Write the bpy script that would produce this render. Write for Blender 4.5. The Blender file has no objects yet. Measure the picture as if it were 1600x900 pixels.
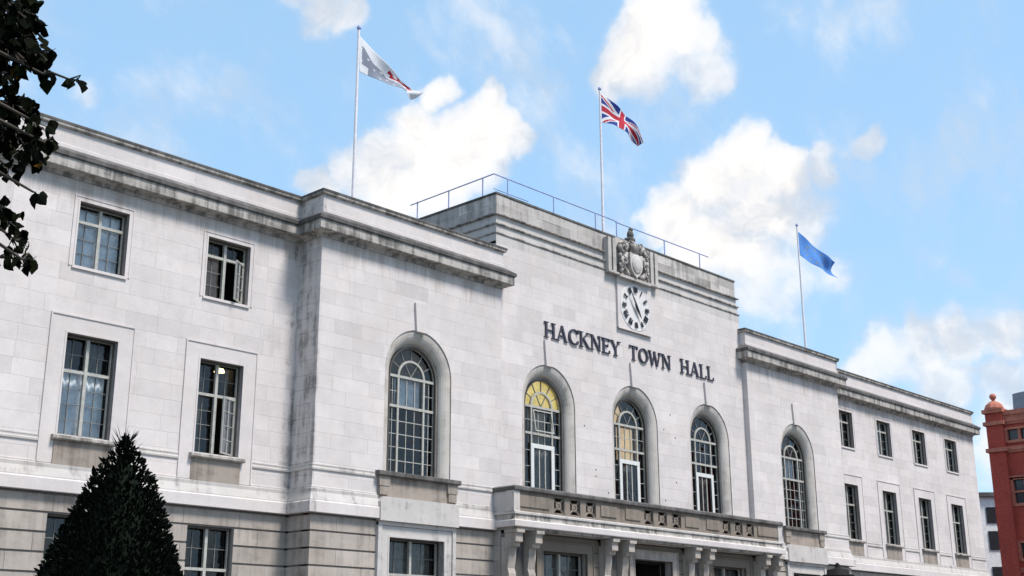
import bpy, math, random
from mathutils import Vector, Matrix
R = random.Random(7)
sc = bpy.context.scene
col = sc.collection
rad = math.radians

# ------------------------------------------------------------------ camera
F = 1937.17
CAM = Vector((-34.059, -25.999, 1.6))
HEAD, PITCH, ROLL = 0.815, 0.291, -0.003
fwd = Vector((math.sin(HEAD)*math.cos(PITCH), math.cos(HEAD)*math.cos(PITCH), math.sin(PITCH)))
_rt = Vector((math.cos(HEAD), -math.sin(HEAD), 0)); _up = _rt.cross(fwd)
rt = _rt*math.cos(ROLL)+_up*math.sin(ROLL); up = _up*math.cos(ROLL)-_rt*math.sin(ROLL)
cd = bpy.data.cameras.new('camera'); cam = bpy.data.objects.new('camera', cd); col.objects.link(cam)
cd.sensor_width = 36; cd.lens = 36*F/1600; cd.clip_end = 3000; cd.clip_start = .05
mw = Matrix((rt, up, -fwd)).transposed().to_4x4(); mw.translation = CAM
cam.matrix_world = mw
sc.camera = cam
def ray(u, v): return fwd+rt*((u-800)/F)-up*((v-450)/F)
def at(u, v, D): return CAM+ray(u, v)*D                       # D = metres along the view axis
def on_y(u, v, y): d = ray(u, v); return CAM+d*((y-CAM.y)/d.y)
def project(p):
    d = Vector(p)-CAM; w = d.dot(fwd)
    return (800+F*d.dot(rt)/w, 450-F*d.dot(up)/w) if w > .1 else (-9999, -9999)

# ------------------------------------------------------------------ light
SUN_AZ, SUN_EL = 168, 59                                     # clockwise from +Y
sdir = Vector((math.sin(rad(SUN_AZ))*math.cos(rad(SUN_EL)), math.cos(rad(SUN_AZ))*math.cos(rad(SUN_EL)), math.sin(rad(SUN_EL))))
sl = bpy.data.lights.new('sun', 'SUN'); sl.energy = 2.9; sl.angle = rad(13); sl.color = (1, .945, .89)
so = bpy.data.objects.new('sun', sl); col.objects.link(so)
so.rotation_euler = (-sdir).to_track_quat('-Z', 'Y').to_euler()
sc.view_settings.view_transform = 'Standard'; sc.view_settings.look = 'None'
sc.view_settings.gamma = 1; sc.view_settings.use_curve_mapping = False
sc.view_settings.exposure = 0.9
sc.cycles.max_bounces = 6; sc.cycles.transparent_max_bounces = 12

# ------------------------------------------------------------------ sky
world = bpy.data.worlds.new('World'); sc.world = world; world.use_nodes = True
nt = world.node_tree; nt.nodes.clear()
def N(t, **k):
    n = nt.nodes.new(t)
    for a, b in k.items(): setattr(n, a, b)
    return n
def vmath(op, a, b=None):
    n = N('ShaderNodeVectorMath', operation=op)
    for i, x in enumerate((a, b)):
        if x is None: continue
        if hasattr(x, 'links'): nt.links.new(x, n.inputs[i])
        else: n.inputs[i].default_value = x
    return n
def fmath(op, a, b=0.0, clamp=False):
    n = N('ShaderNodeMath', operation=op, use_clamp=clamp)
    for i, x in enumerate((a, b)):
        if hasattr(x, 'links'): nt.links.new(x, n.inputs[i])
        else: n.inputs[i].default_value = x
    return n.outputs[0]
def smooth(x, a, b, c=0., d=1.):
    n = N('ShaderNodeMapRange', interpolation_type='SMOOTHSTEP')
    nt.links.new(x, n.inputs['Value'])
    for k, v in zip(('From Min', 'From Max', 'To Min', 'To Max'), (a, b, c, d)): n.inputs[k].default_value = v
    return n.outputs['Result']
def noise(vec, scale, detail=5, rough=.55):
    n = N('ShaderNodeTexNoise'); n.inputs['Scale'].default_value = scale; n.inputs['Detail'].default_value = detail
    n.inputs['Roughness'].default_value = rough; nt.links.new(vec, n.inputs['Vector']); return n
tc = N('ShaderNodeTexCoord')
dirn = tc.outputs['Generated']
sky = N('ShaderNodeTexSky', sky_type='NISHITA', sun_disc=False)
sky.sun_elevation = rad(SUN_EL); sky.sun_rotation = rad(SUN_AZ)
sky.air_density = 1.0; sky.dust_density = 1.0; sky.ozone_density = 1.2
n_warp = noise(dirn, 20, 4, .5)
n_w2 = noise(dirn, 7, 3, .5)
w1 = vmath('SCALE', vmath('SUBTRACT', n_warp.outputs['Color'], (.5, .5, .5)).outputs[0]); w1.inputs['Scale'].default_value = .055
w2 = vmath('SCALE', vmath('SUBTRACT', n_w2.outputs['Color'], (.5, .5, .5)).outputs[0]); w2.inputs['Scale'].default_value = .05
dw = vmath('ADD', vmath('ADD', dirn, w1.outputs[0]).outputs[0], w2.outputs[0]).outputs[0]
# cumulus heads as lobes of a density field round the sky (direction, angular radius, weight)
lobes = []
for u, v, r, wt in (
    (662,138,34,.9),(640,195,52,1),(775,168,46,1),(745,205,62,1),(700,235,72,1),(805,205,40,.8),(620,250,62,1),(570,275,58,.9),
    (605,300,60,1),(670,290,70,1),(500,290,34,.8),(735,255,60,.7),
    (1160,250,44,1),(1118,288,62,1),(1060,322,56,1),(1025,335,40,1),(1222,268,48,1),(1185,320,76,1),(1110,375,70,1),(1290,262,42,.75),
    (1345,236,30,.6),(1165,400,70,.8),(1240,340,70,.7),(1230,420,60,.6),(1190,470,70,.55),(1300,430,60,.45),
    (1000,62,62,1),(1052,38,56,1),(962,98,40,.8),(1092,100,52,.62),(1035,5,56,.9),(1010,110,40,.6),
    (500,0,48,.8),(548,8,34,.7),(455,-5,34,.6),(130,130,40,.4),
    (1390,565,66,.62),(1450,535,50,.75),(1500,520,46,.8),(1565,520,50,.75),(1470,600,70,.62),(1560,600,60,.6),(1340,575,44,.6),(1590,690,80,.7),
    (1250,15,50,.34),(1470,385,40,.42),(1520,425,40,.42),(1570,460,40,.4)):
    d = ray(u, v).normalized(); lobes.append((d, r/F*1.27, wt))
LR = random.Random(21)
n0 = 0
while n0 < 26:                                                # the same broken cumulus over the rest of the sky
    a, el = LR.uniform(0, 360), LR.uniform(4, 62)
    d = Vector((math.sin(rad(a))*math.cos(rad(el)), math.cos(rad(a))*math.cos(rad(el)), math.sin(rad(el))))
    if d.dot(fwd.normalized()) > .86: continue
    lobes.append((d, LR.uniform(.07, .2), LR.uniform(.7, 1))); n0 += 1
field = None
for d, r, wt in lobes:
    dist = vmath('DISTANCE', dw, tuple(d)).outputs['Value']
    m = smooth(dist, r*1.35, r*.15, 0, wt)
    field = m if field is None else fmath('SMOOTH_MAX', field, m)
    if field is not m: field.node.inputs[2].default_value = .12
n_edge = noise(dirn, 34, 5, .55)
dens = fmath('ADD', field, fmath('MULTIPLY', fmath('SUBTRACT', n_edge.outputs['Fac'], .5), .55))
fac = fmath('ADD', smooth(dens, .30, .60, 0, .42), smooth(dens, .08, 1.05, 0, .55))
# thin high haze streaks
vs = N('ShaderNodeMapping'); vs.inputs['Scale'].default_value = (3, 9, 5); vs.inputs['Rotation'].default_value = (.3, .5, .7)
nt.links.new(dirn, vs.inputs['Vector'])
n_wisp = noise(vs.outputs[0], 2.2, 6, .6)
wisp = smooth(n_wisp.outputs['Fac'], .44, .8, 0, .55)
fac = fmath('MAXIMUM', fac, wisp)
n_s1 = noise(dw, 15, 6, .55)
n_s2 = noise(vmath('ADD', dw, (-.010, -.004, .020)).outputs[0], 15, 6, .55)
lit = fmath('SUBTRACT', n_s1.outputs['Fac'], n_s2.outputs['Fac'])
n_s3 = noise(dw, 5, 3, .5)
shade = smooth(fmath('ADD', fmath('ADD', lit, fmath('MULTIPLY', n_s3.outputs['Fac'], .9)), fmath('MULTIPLY', field, .16)), .36, .68)
cmix = N('ShaderNodeMixRGB'); nt.links.new(shade, cmix.inputs[0])
cmix.inputs[1].default_value = (3.7, 3.95, 4.35, 1); cmix.inputs[2].default_value = (5.9, 5.65, 5.4, 1)
tint = N('ShaderNodeMixRGB', blend_type='MULTIPLY'); tint.inputs[0].default_value = 1
nt.links.new(sky.outputs[0], tint.inputs[1]); tint.inputs[2].default_value = (1.0, 1.0, 1.0, 1)
veil = N('ShaderNodeMixRGB'); veil.inputs[0].default_value = .55; veil.inputs[2].default_value = (2.75, 4.65, 6.6, 1)
nt.links.new(tint.outputs[0], veil.inputs[1])
mixc = N('ShaderNodeMixRGB'); nt.links.new(fac, mixc.inputs[0]); nt.links.new(veil.outputs[0], mixc.inputs[1]); nt.links.new(cmix.outputs[0], mixc.inputs[2])
bg = N('ShaderNodeBackground'); bg.inputs['Strength'].default_value = .1; nt.links.new(mixc.outputs[0], bg.inputs['Color'])
wo = N('ShaderNodeOutputWorld'); nt.links.new(bg.outputs[0], wo.inputs['Surface'])

# ------------------------------------------------------------------ materials
def mat(name):
    m = bpy.data.materials.new(name); m.use_nodes = True
    global nt; nt = m.node_tree
    return m, nt.nodes['Principled BSDF']
def mixrgb(f, a, b, mode='MIX'):
    n = N('ShaderNodeMixRGB', blend_type=mode)
    for i, x in enumerate((f, a, b)):
        if hasattr(x, 'links'): nt.links.new(x, n.inputs[i])
        elif i == 0: n.inputs[0].default_value = x
        else: n.inputs[i].default_value = (*x, 1)
    return n.outputs[0]
def scaled(vec, s):
    n = N('ShaderNodeMapping'); n.inputs['Scale'].default_value = s; nt.links.new(vec, n.inputs['Vector']); return n.outputs[0]
def plain(name, c, rough=.6, metal=0, var=.12, nscale=6, emit=0):
    m, b = mat(name)
    g = N('ShaderNodeNewGeometry')
    nn = noise(g.outputs['Position'], nscale, 5, .6)
    f = smooth(nn.outputs['Fac'], .3, .7)
    c0 = tuple(x*(1-var) for x in c); c1 = tuple(min(1, x*(1+var)) for x in c)
    nt.links.new(mixrgb(f, c0, c1), b.inputs['Base Color'])
    b.inputs['Roughness'].default_value = rough; b.inputs['Metallic'].default_value = metal
    if emit:
        b.inputs['Emission Color'].default_value = (*c, 1); b.inputs['Emission Strength'].default_value = emit
    return m
def stone(name, base, dirt=.25, dirtcol=(.10, .095, .088), under=0., corner=0., lo=.5, hi=.78, tintamp=.5):
    """Portland stone: block-to-block tint, mottling, soot streaks, run-off below the cornice."""
    m, b = mat(name)
    g = N('ShaderNodeNewGeometry'); P = g.outputs['Position']
    at_ = N('ShaderNodeAttribute', attribute_name='tint')
    big = noise(P, .55, 6, .6); med = noise(P, 2.6, 6, .6); fine = noise(P, 26, 4, .65)
    streak = noise(scaled(P, (3.2, 3.2, .28)), 1.4, 6, .65)
    blotch = noise(scaled(P, (1, 1, 2.2)), 1.1, 7, .68)
    v = fmath('ADD', 1.0, fmath('MULTIPLY', at_.outputs['Fac'], tintamp))
    v = fmath('MULTIPLY', v, smooth(big.outputs['Fac'], .28, .72, .93, 1.05))
    v = fmath('MULTIPLY', v, smooth(med.outputs['Fac'], .28, .72, .955, 1.035))
    v = fmath('MULTIPLY', v, smooth(fine.outputs['Fac'], .3, .7, .965, 1.03))
    comb = N('ShaderNodeCombineColor')
    for i in range(3): nt.links.new(v, comb.inputs[i])
    c = mixrgb(1, base, comb.outputs[0], 'MULTIPLY')
    warm = smooth(noise(P, .9, 3).outputs['Fac'], .45, .75, 0, .35)
    c = mixrgb(warm, c, mixrgb(1, c, (1.0, .95, .87), 'MULTIPLY'))
    d = smooth(fmath('ADD', fmath('MULTIPLY', streak.outputs['Fac'], .55), fmath('MULTIPLY', blotch.outputs['Fac'], .45)), lo, hi, 0, dirt)
    sep = N('ShaderNodeSeparateXYZ'); nt.links.new(P, sep.inputs[0])
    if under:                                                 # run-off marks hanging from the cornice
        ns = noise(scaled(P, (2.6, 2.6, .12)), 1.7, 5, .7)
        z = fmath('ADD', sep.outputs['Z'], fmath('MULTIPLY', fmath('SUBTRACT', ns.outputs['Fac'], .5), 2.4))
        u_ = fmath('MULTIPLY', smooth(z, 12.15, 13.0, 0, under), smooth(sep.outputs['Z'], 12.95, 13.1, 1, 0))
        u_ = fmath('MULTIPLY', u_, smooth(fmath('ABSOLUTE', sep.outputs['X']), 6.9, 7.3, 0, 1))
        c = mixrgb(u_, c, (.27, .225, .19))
    if corner:                                                # damp stain in the wing/tower corner
        ax = fmath('ABSOLUTE', sep.outputs['X'])
        cx = fmath('ADD', ax, fmath('MULTIPLY', fmath('SUBTRACT', blotch.outputs['Fac'], .5), 2.0))
        cm = fmath('MULTIPLY', smooth(cx, 13.9, 14.5, corner, 0), smooth(ax, 14.0, 14.1, 0, 1))
        d = fmath('MAXIMUM', d, fmath('MULTIPLY', cm, smooth(fmath('ADD', fmath('MULTIPLY', streak.outputs['Fac'], .6), fmath('MULTIPLY', med.outputs['Fac'], .4)), .44, .58)))
    nt.links.new(mixrgb(d, c, dirtcol), b.inputs['Base Color'])
    b.inputs['Roughness'].default_value = .9; b.inputs['Specular IOR Level'].default_value = .25
    bp = N('ShaderNodeBump'); bp.inputs['Strength'].default_value = .25; bp.inputs['Distance'].default_value = .012
    nt.links.new(fmath('ADD', fine.outputs['Fac'], med.outputs['Fac']), bp.inputs['Height']); nt.links.new(bp.outputs[0], b.inputs['Normal'])
    return m
def glass(name, tintc=(.90, .92, .92), wob=.02):
    m, b = mat(name)
    nt.nodes.remove(b)
    out = [n for n in nt.nodes if n.type == 'OUTPUT_MATERIAL'][0]
    tr = N('ShaderNodeBsdfTransparent'); tr.inputs[0].default_value = (*tintc, 1)
    gl = N('ShaderNodeBsdfGlossy'); gl.inputs['Roughness'].default_value = .03; gl.inputs['Color'].default_value = (.95, .97, 1, 1)
    g = N('ShaderNodeNewGeometry')
    nn = noise(g.outputs['Position'], 3.5, 2)
    bp = N('ShaderNodeBump'); bp.inputs['Strength'].default_value = .5; bp.inputs['Distance'].default_value = wob
    nt.links.new(nn.outputs['Fac'], bp.inputs['Height']); nt.links.new(bp.outputs[0], gl.inputs['Normal'])
    fr = N('ShaderNodeFresnel'); fr.inputs['IOR'].default_value = 1.52
    mx = N('ShaderNodeMixShader'); nt.links.new(fr.outputs[0], mx.inputs[0]); nt.links.new(tr.outputs[0], mx.inputs[1]); nt.links.new(gl.outputs[0], mx.inputs[2])
    nt.links.new(mx.outputs[0], out.inputs['Surface'])
    return m
WHITE = (.555, .51, .496)
M = {}
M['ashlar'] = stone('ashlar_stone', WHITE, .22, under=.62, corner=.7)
M['ashlar_dark'] = stone('rusticated_stone', (.37, .325, .29), .6, (.13, .115, .10), lo=.44, hi=.66, tintamp=.8)
M['apron'] = stone('apron_stone', (.31, .265, .23), .7, (.12, .10, .085), lo=.43, hi=.64, tintamp=.4)
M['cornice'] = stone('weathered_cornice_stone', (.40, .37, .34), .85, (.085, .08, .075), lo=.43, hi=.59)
M['coping'] = stone('soot_and_shade_stone', (.15, .14, .135), .8, (.05, .047, .045), lo=.36, hi=.6)  # soot on the copings; on the bracket backing it is painted shade
M['attic'] = stone('attic_stone', (.44, .41, .385), .72, (.11, .10, .092), lo=.43, hi=.66, tintamp=1.0)
M['attic_low'] = stone('attic_band_stone', (.48, .45, .43), .5, (.12, .11, .10), lo=.48, hi=.72)
M['band'] = stone('string_course_stone', (.47, .44, .42), .75, (.13, .115, .105), lo=.50, hi=.68)
M['reveal'] = stone('reveal_stone', (.47, .435, .40), .6, (.15, .13, .11), lo=.46, hi=.68)
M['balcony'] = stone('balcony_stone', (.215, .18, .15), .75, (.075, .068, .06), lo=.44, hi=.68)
M['porch'] = stone('porch_stone', (.175, .148, .122), .5, tintamp=.5)  # browner stone, darkened further for the shade under the balcony
M['core'] = plain('mortar_core', (.27, .245, .235), .95)
M['frame'] = plain('pale_painted_metal', (.36, .35, .315), .5, var=.15, nscale=9)
M['lead'] = plain('dull_metal_bars', (.17, .165, .155), .6, var=.2, nscale=9)
M['white'] = plain('white_paint', (.58, .58, .56), .45, var=.05)
M['glass'] = glass('window_glass')
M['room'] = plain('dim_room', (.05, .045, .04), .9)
M['net'] = plain('net_curtain', (.78, .82, .88), .9, var=.18, nscale=4)  # bluish cloth also stands in for sky reflected in the panes
M['drape'] = plain('brown_curtain', (.42, .28, .19), .9, var=.2, nscale=5)
M['grey_drape'] = plain('grey_curtain', (.15, .14, .125), .9, var=.3, nscale=4)
M['black'] = plain('black_paint', (.012, .012, .018), .4)
M['iron'] = plain('black_iron', (.012, .011, .011), .7)
M['iron'].node_tree.nodes['Principled BSDF'].inputs['Specular IOR Level'].default_value = .12
M['recess_shade'] = plain('recess_shade_strip', (.06, .052, .045), .6)  # dark colour standing in for shade inside the window reveals
M['letter'] = plain('dark_bronze_letters', (.035, .032, .05), .5)
M['dial'] = plain('clock_dial', (.60, .575, .56), .7, var=.05)
M['rail'] = plain('blue_grey_rail', (.26, .32, .56), .5)
M['pole'] = plain('white_pole', (.66, .62, .64), .5, var=.1)
M['beige'] = plain('beige_curtain', (.36, .30, .22), .9, var=.25, nscale=4)
M['lit'] = plain('lit_yellow_blind', (.72, .56, .19), .9, var=.45, nscale=5, emit=.36)
M['litp'] = plain('lit_warm_blind', (.80, .58, .34), .9, var=.35, nscale=3, emit=.28)
M['lamp'] = plain('glowing_lamp_shade', (1, .78, .38), .9, emit=2.2)
M['roof'] = plain('roof_felt', (.12, .12, .12), .95)

# ------------------------------------------------------------------ mesh tools
class MB:
    def __init__(s): s.v = []; s.f = []; s.mi = []; s.m = 0
    def add(s, vs, fs):
        o = len(s.v); s.v += [tuple(p) for p in vs]; s.f += [tuple(i+o for i in f) for f in fs]; s.mi += [s.m]*len(fs); return s
    def box(s, x0, x1, y0, y1, z0, z1):
        vs = [(x, y, z) for z in (z0, z1) for y in (y0, y1) for x in (x0, x1)]
        return s.add(vs, [(0,2,3,1), (4,5,7,6), (0,1,5,4), (2,6,7,3), (0,4,6,2), (1,3,7,5)])
    def prism(s, poly, y0, y1):                               # poly in (x,z) counter-clockwise seen from -y
        n = len(poly)
        vs = [(x, y0, z) for x, z in poly]+[(x, y1, z) for x, z in poly]
        return s.add(vs, [tuple(range(n)), tuple(range(2*n-1, n-1, -1))]+[(i, i+n, (i+1) % n+n, (i+1) % n) for i in range(n)])
    def bar(s, p, q, r, n=6, r2=None):
        p, q = Vector(p), Vector(q); d = (q-p).normalized()
        a = d.orthogonal().normalized(); b = d.cross(a); r2 = r if r2 is None else r2
        vs = [p+(a*math.cos(t)+b*math.sin(t))*r for t in [2*math.pi*i/n for i in range(n)]]
        vs += [q+(a*math.cos(t)+b*math.sin(t))*r2 for t in [2*math.pi*i/n for i in range(n)]]
        return s.add(vs, [(i, (i+1) % n, (i+1) % n+n, i+n) for i in range(n)]+[tuple(range(n-1, -1, -1)), tuple(range(n, 2*n))])
    def lathe(s, prof, c=(0, 0, 0), n=16, axis='z', scale=(1, 1, 1)):
        vs = []
        for r, z in prof:
            for i in range(n):
                t = 2*math.pi*i/n; p = (r*math.cos(t)*scale[0], r*math.sin(t)*scale[1], z*scale[2])
                if axis == 'y': p = (p[0], -p[2], p[1])
                vs.append((c[0]+p[0], c[1]+p[1], c[2]+p[2]))
        k = len(prof)
        fs = [(a*n+i, a*n+(i+1) % n, (a+1)*n+(i+1) % n, (a+1)*n+i) for a in range(k-1) for i in range(n)]
        return s.add(vs, fs+[tuple(range(n-1, -1, -1)), tuple(range((k-1)*n, k*n))])
    def ball(s, c, r, n=10, sc_=(1, 1, 1)):
        k = 6
        return s.lathe([(r*math.sin(math.pi*max(.02, min(.98, i/k))), -r*math.cos(math.pi*i/k)) for i in range(k+1)], c, n, 'z', sc_)
    def sweep(s, path, prof, closed=True):
        """profile (out, z) mitred along a plan path (x,y); outside is to the right of travel."""
        P = [Vector(p) for p in path]; k = len(P); nrm = []
        for a, b in zip(P, P[1:]):
            d = (b-a).normalized(); nrm.append(Vector((d.y, -d.x)))
        vs = []
        for i, p in enumerate(P):
            if i == 0: m = nrm[0]
            elif i == k-1: m = nrm[-1]
            else: m = (nrm[i-1]+nrm[i])/(1+nrm[i-1].dot(nrm[i]))
            for o, z in prof: vs.append((p.x+m.x*o, p.y+m.y*o, z))
        n = len(prof)
        fs = [(i*n+j, i*n+(j+1) % n, (i+1)*n+(j+1) % n, (i+1)*n+j) for i in range(k-1) for j in range(n)]
        return s.add(vs, [f[::-1] for f in fs]+[tuple(range(n)), tuple(range(k*n-1, (k-1)*n-1, -1))])
    def tube(s, pts, rs, n=6):
        for (a, ra), (b, rb) in zip(zip(pts, rs), zip(pts[1:], rs[1:])): s.bar(a, b, ra, n, rb)
        return s
    def arc(s, c, r0, r1, y0, y1, a0=0, a1=180, n=16):        # flat ring segment standing in the xz plane
        for i in range(n):
            t, u = rad(a0+(a1-a0)*i/n), rad(a0+(a1-a0)*(i+1)/n)
            poly = [(c[0]+r0*math.cos(t), c[1]+r0*math.sin(t)), (c[0]+r1*math.cos(t), c[1]+r1*math.sin(t)),
                    (c[0]+r1*math.cos(u), c[1]+r1*math.sin(u)), (c[0]+r0*math.cos(u), c[1]+r0*math.sin(u))]
            s.prism(poly, y0, y1)
        return s
    def build(s, name, m, parent=None, smooth_=False, kind=None):
        me = bpy.data.meshes.new(name); me.from_pydata(s.v, [], s.f); 
        for x in (m if isinstance(m, (list, tuple)) else [m]): me.materials.append(x)
        if any(s.mi): me.polygons.foreach_set('material_index', s.mi)
        if smooth_: me.polygons.foreach_set('use_smooth', [True]*len(s.f))
        me.update()
        o = bpy.data.objects.new(name, me); col.objects.link(o)
        if parent is not None: o.parent = parent
        if kind: o['kind'] = kind
        return o
def thing(o, label, cat, group=None):
    o['label'] = label; o['category'] = cat
    if group: o['group'] = group
    return o
def empty(name, loc=(0, 0, 0)):
    o = bpy.data.objects.new(name, None); col.objects.link(o); o.location = loc; o.empty_display_size = .3; return o

# ------------------------------------------------------------------ ground
g = MB(); g.box(-700, 900, -700, 900, -.5, 0).build('ground', plain('asphalt', (.055, .055, .056), .95), kind='structure')
g = MB()
for i in range(-10, 10):
    for j in range(8):
        g.box(i*4+.01, i*4+3.99, -17+j*2+.01, -17+j*2+1.99, 0.004, .10+.004*((i*7+j*3) % 3))
g.build('forecourt_paving', plain('paving_stone', (.17, .165, .155), .9, nscale=2), kind='structure')
MB().box(-60, -41, -19, 40, .005, .06).box(-39.8, -14, -24.5, -17.2, .005, .13).build('lawn', plain('mown_grass', (.06, .09, .03), .95, var=.4, nscale=30), kind='structure')
MB().box(-41, 45, -27.2, -25, .004, .12).build('pavement', plain('pavement_slabs', (.24, .235, .22), .9), kind='structure')
MB().box(-41, 45, -27.4, -27.2, .004, .14).build('kerb', plain('granite_kerb', (.3, .3, .3), .8), kind='structure')

# ------------------------------------------------------------------ town hall
a1, a2, a3 = 6.972, 14.095, 30.092
B = (16.405, 20.037, 23.661, 27.221); TW = 10.403; CW = 4.509
d1, d2, dg = .987, .222, -.35
AR, AZ0, ASP = 1.29, 6.58, 9.50                              # arched opening: radius, foot, springing
ZC, ZSTR = 12.92, 5.27
hall = empty('town_hall', (0, 0, 0))
thing(hall, 'long pale stone civic building with clock, arched windows and lettering across its front', 'town hall')

STONES = []                                                   # (area, verts, faces, tint, material)
def halfw(op, z):
    xc, r, zb, zs = op[1:]
    if z <= zs: return r
    return math.sqrt(max(0, r*r-(z-zs)**2))
def cells(s0, s1, zs, L, ops, gap=.003, gz=None, first=0., rng=R):
    """courses of blocks over a wall panel, cut round rectangular and arched openings; polygons in (s,z)"""
    gz = gap if gz is None else gz
    out = []
    for k, (za, zb) in enumerate(zip(zs, zs[1:])):
        cuts = [s0]; x = s0+L*(first if k % 2 == 0 else first+.5) % L if L < 900 else s1
        while x < s1-.15:
            if x > s0+.15: cuts.append(x)
            x += L*rng.uniform(.82, 1.18)
        cuts.append(s1)
        for a, b in zip(cuts, cuts[1:]):
            rects = [(a+gap/2, b-gap/2, za+gz/2, zb-gz/2)]
            arch = []
            for op in ops:
                if op[0] == 'r':
                    _, xa, xb, ya, yb = op; nr = []
                    for p, q, c, d in rects:
                        if q <= xa or p >= xb or d <= ya+.02 or c >= yb-.02: nr.append((p, q, c, d)); continue
                        if p < xa: nr.append((p, xa, c, d))
                        if q > xb: nr.append((xb, q, c, d))
                        if d > yb+.02: nr.append((max(p, xa), min(q, xb), yb, d))
                        if c < ya-.02: nr.append((max(p, xa), min(q, xb), c, ya))
                    rects = nr
                else: arch.append(op)
            for p, q, c, d in rects:
                if q-p < .02: continue
                done = False
                for op in arch:
                    xc, r, z0, zsp = op[1:]
                    if q <= xc-r or p >= xc+r or d <= z0+.02 or c >= zsp+r: continue
                    done = True
                    ztop = zsp+r
                    lv = sorted({c, d}|{zz for zz in (ztop,) if c < zz < d}|{zz for zz in [zsp]+[zsp+r*math.sin(rad(6*i)) for i in range(1, 15)] if c+.012 < zz < d-.012})
                    if p < xc:
                        pts = [(max(p, min(q, xc, xc-halfw(op, z))), z) for z in lv]
                        if max(t[0] for t in pts)-p > .02:
                            while len(pts) > 1 and pts[0][0] <= p+1e-4 and pts[1][0] <= p+1e-4: pts.pop(0)
                            poly = [(p, pts[0][1])]+[t for t in pts if t[0] > p+1e-4]+[(p, d)]
                            if len(poly) > 2: out.append(poly)
                    if q > xc:
                        pts = [(min(q, max(p, xc, xc+halfw(op, z))), z) for z in lv]
                        if q-min(t[0] for t in pts) > .02:
                            while len(pts) > 1 and pts[0][0] >= q-1e-4 and pts[1][0] >= q-1e-4: pts.pop(0)
                            poly = [(q, d)]+[t for t in pts[::-1] if t[0] < q-1e-4]+[(q, pts[0][1])]
                            if len(poly) > 2: out.append(poly)
                    break
                if not done: out.append([(p, c), (q, c), (q, d), (p, d)])
    return out
def lay(polys, o, d, n, depth, m, jit=.0025, amp=.15, rng=R):
    """turn wall polygons into stones: origin o, along d, outward n"""
    o, d, n = Vector(o), Vector(d), Vector(n)
    for poly in polys:
        j = rng.uniform(0, jit); k = len(poly)
        front = [o+d*s+n*j+Vector((0, 0, z)) for s, z in poly]; back = [p-n*(depth+j) for p in front]
        fs = [tuple(range(k)), tuple(range(2*k-1, k-1, -1))]+[(i, i+k, (i+1) % k+k, (i+1) % k) for i in range(k)]
        uv = [project(p) for p in front]
        area = abs(sum(uv[i][0]*uv[(i+1) % k][1]-uv[(i+1) % k][0]*uv[i][1] for i in range(k)))/2
        if not any(-5 < u < 1605 and -5 < v < 905 for u, v in uv): area = 0
        t = rng.gauss(0, .5); t = max(-1.6, min(1, t))*amp
        STONES.append((area, front+back, fs, t, m))
def shrink(ops):
    return [('r', o[1]+.003, o[2]-.003, o[3]+.003, o[4]-.003) if o[0] == 'r' else ('a', o[1], o[2]-.003, o[3]+.003, o[4]) for o in ops]
def core(polys, o, d, n, t0, t1, name='wall'):
    mb = MB(); o, d, n = Vector(o), Vector(d), Vector(n)
    for poly in polys:
        k = len(poly)
        fr = [o+d*s-n*t0+Vector((0, 0, z)) for s, z in poly]; bk = [p-n*(t1-t0) for p in fr]
        mb.add(fr+bk, [tuple(range(k)), tuple(range(2*k-1, k-1, -1))]+[(i, i+k, (i+1) % k+k, (i+1) % k) for i in range(k)])
    return mb.build(name, M['core'], hall)
def lin(a, b, n): return [a+(b-a)*i/n for i in range(n+1)]
X, NY = (1, 0, 0), (0, -1, 0)

def wing(sg):
    ops = []
    for b in B:
        ops += [('r', sg*b-.658, sg*b+.658, 6.60, 9.005), ('r', sg*b-.662, sg*b+.662, 10.668, 12.296)]
    zs = [5.9, 6.25]+lin(6.6, 9.005, 6)+lin(9.005, 10.668, 4)[1:]+lin(10.668, 12.296, 4)[1:]+[12.61, 12.92]
    xa, xb = (-a3, -a2) if sg < 0 else (a2, a3)
    lay(cells(xa, xb, zs, 1.05, ops), (0, d1, 0), X, NY, .12, 'ashlar')
    gops = [('r', sg*b-.68, sg*b+.68, 2.2, 4.80) for b in B]
    gz = [5.25-.44*i-(.02 if i == 0 else 0) for i in range(12)][::-1]
    lay(cells(xa, xb, [0.02]+gz, 1.7, gops, .008, .05), (0, d1, 0), X, NY, .12, 'ashlar_dark', .004)
    edges = sorted({0, 2.2, 4.8, 6.6, 9.005, 10.668, 12.296, 13.9})
    core(cells(xa, xb, [z for z in edges if z >= 6.6 or z == 0][1:] and [5.262]+[z for z in edges if z >= 6.6], 999, shrink(ops), 0), (0, d1, 0), X, NY, .014, .42)
    core(cells(xa, xb, [0, 2.2, 4.8, 5.262], 999, shrink(gops), 0), (0, d1, 0), X, NY, .06, .42)
wing(-1); wing(1)
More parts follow.
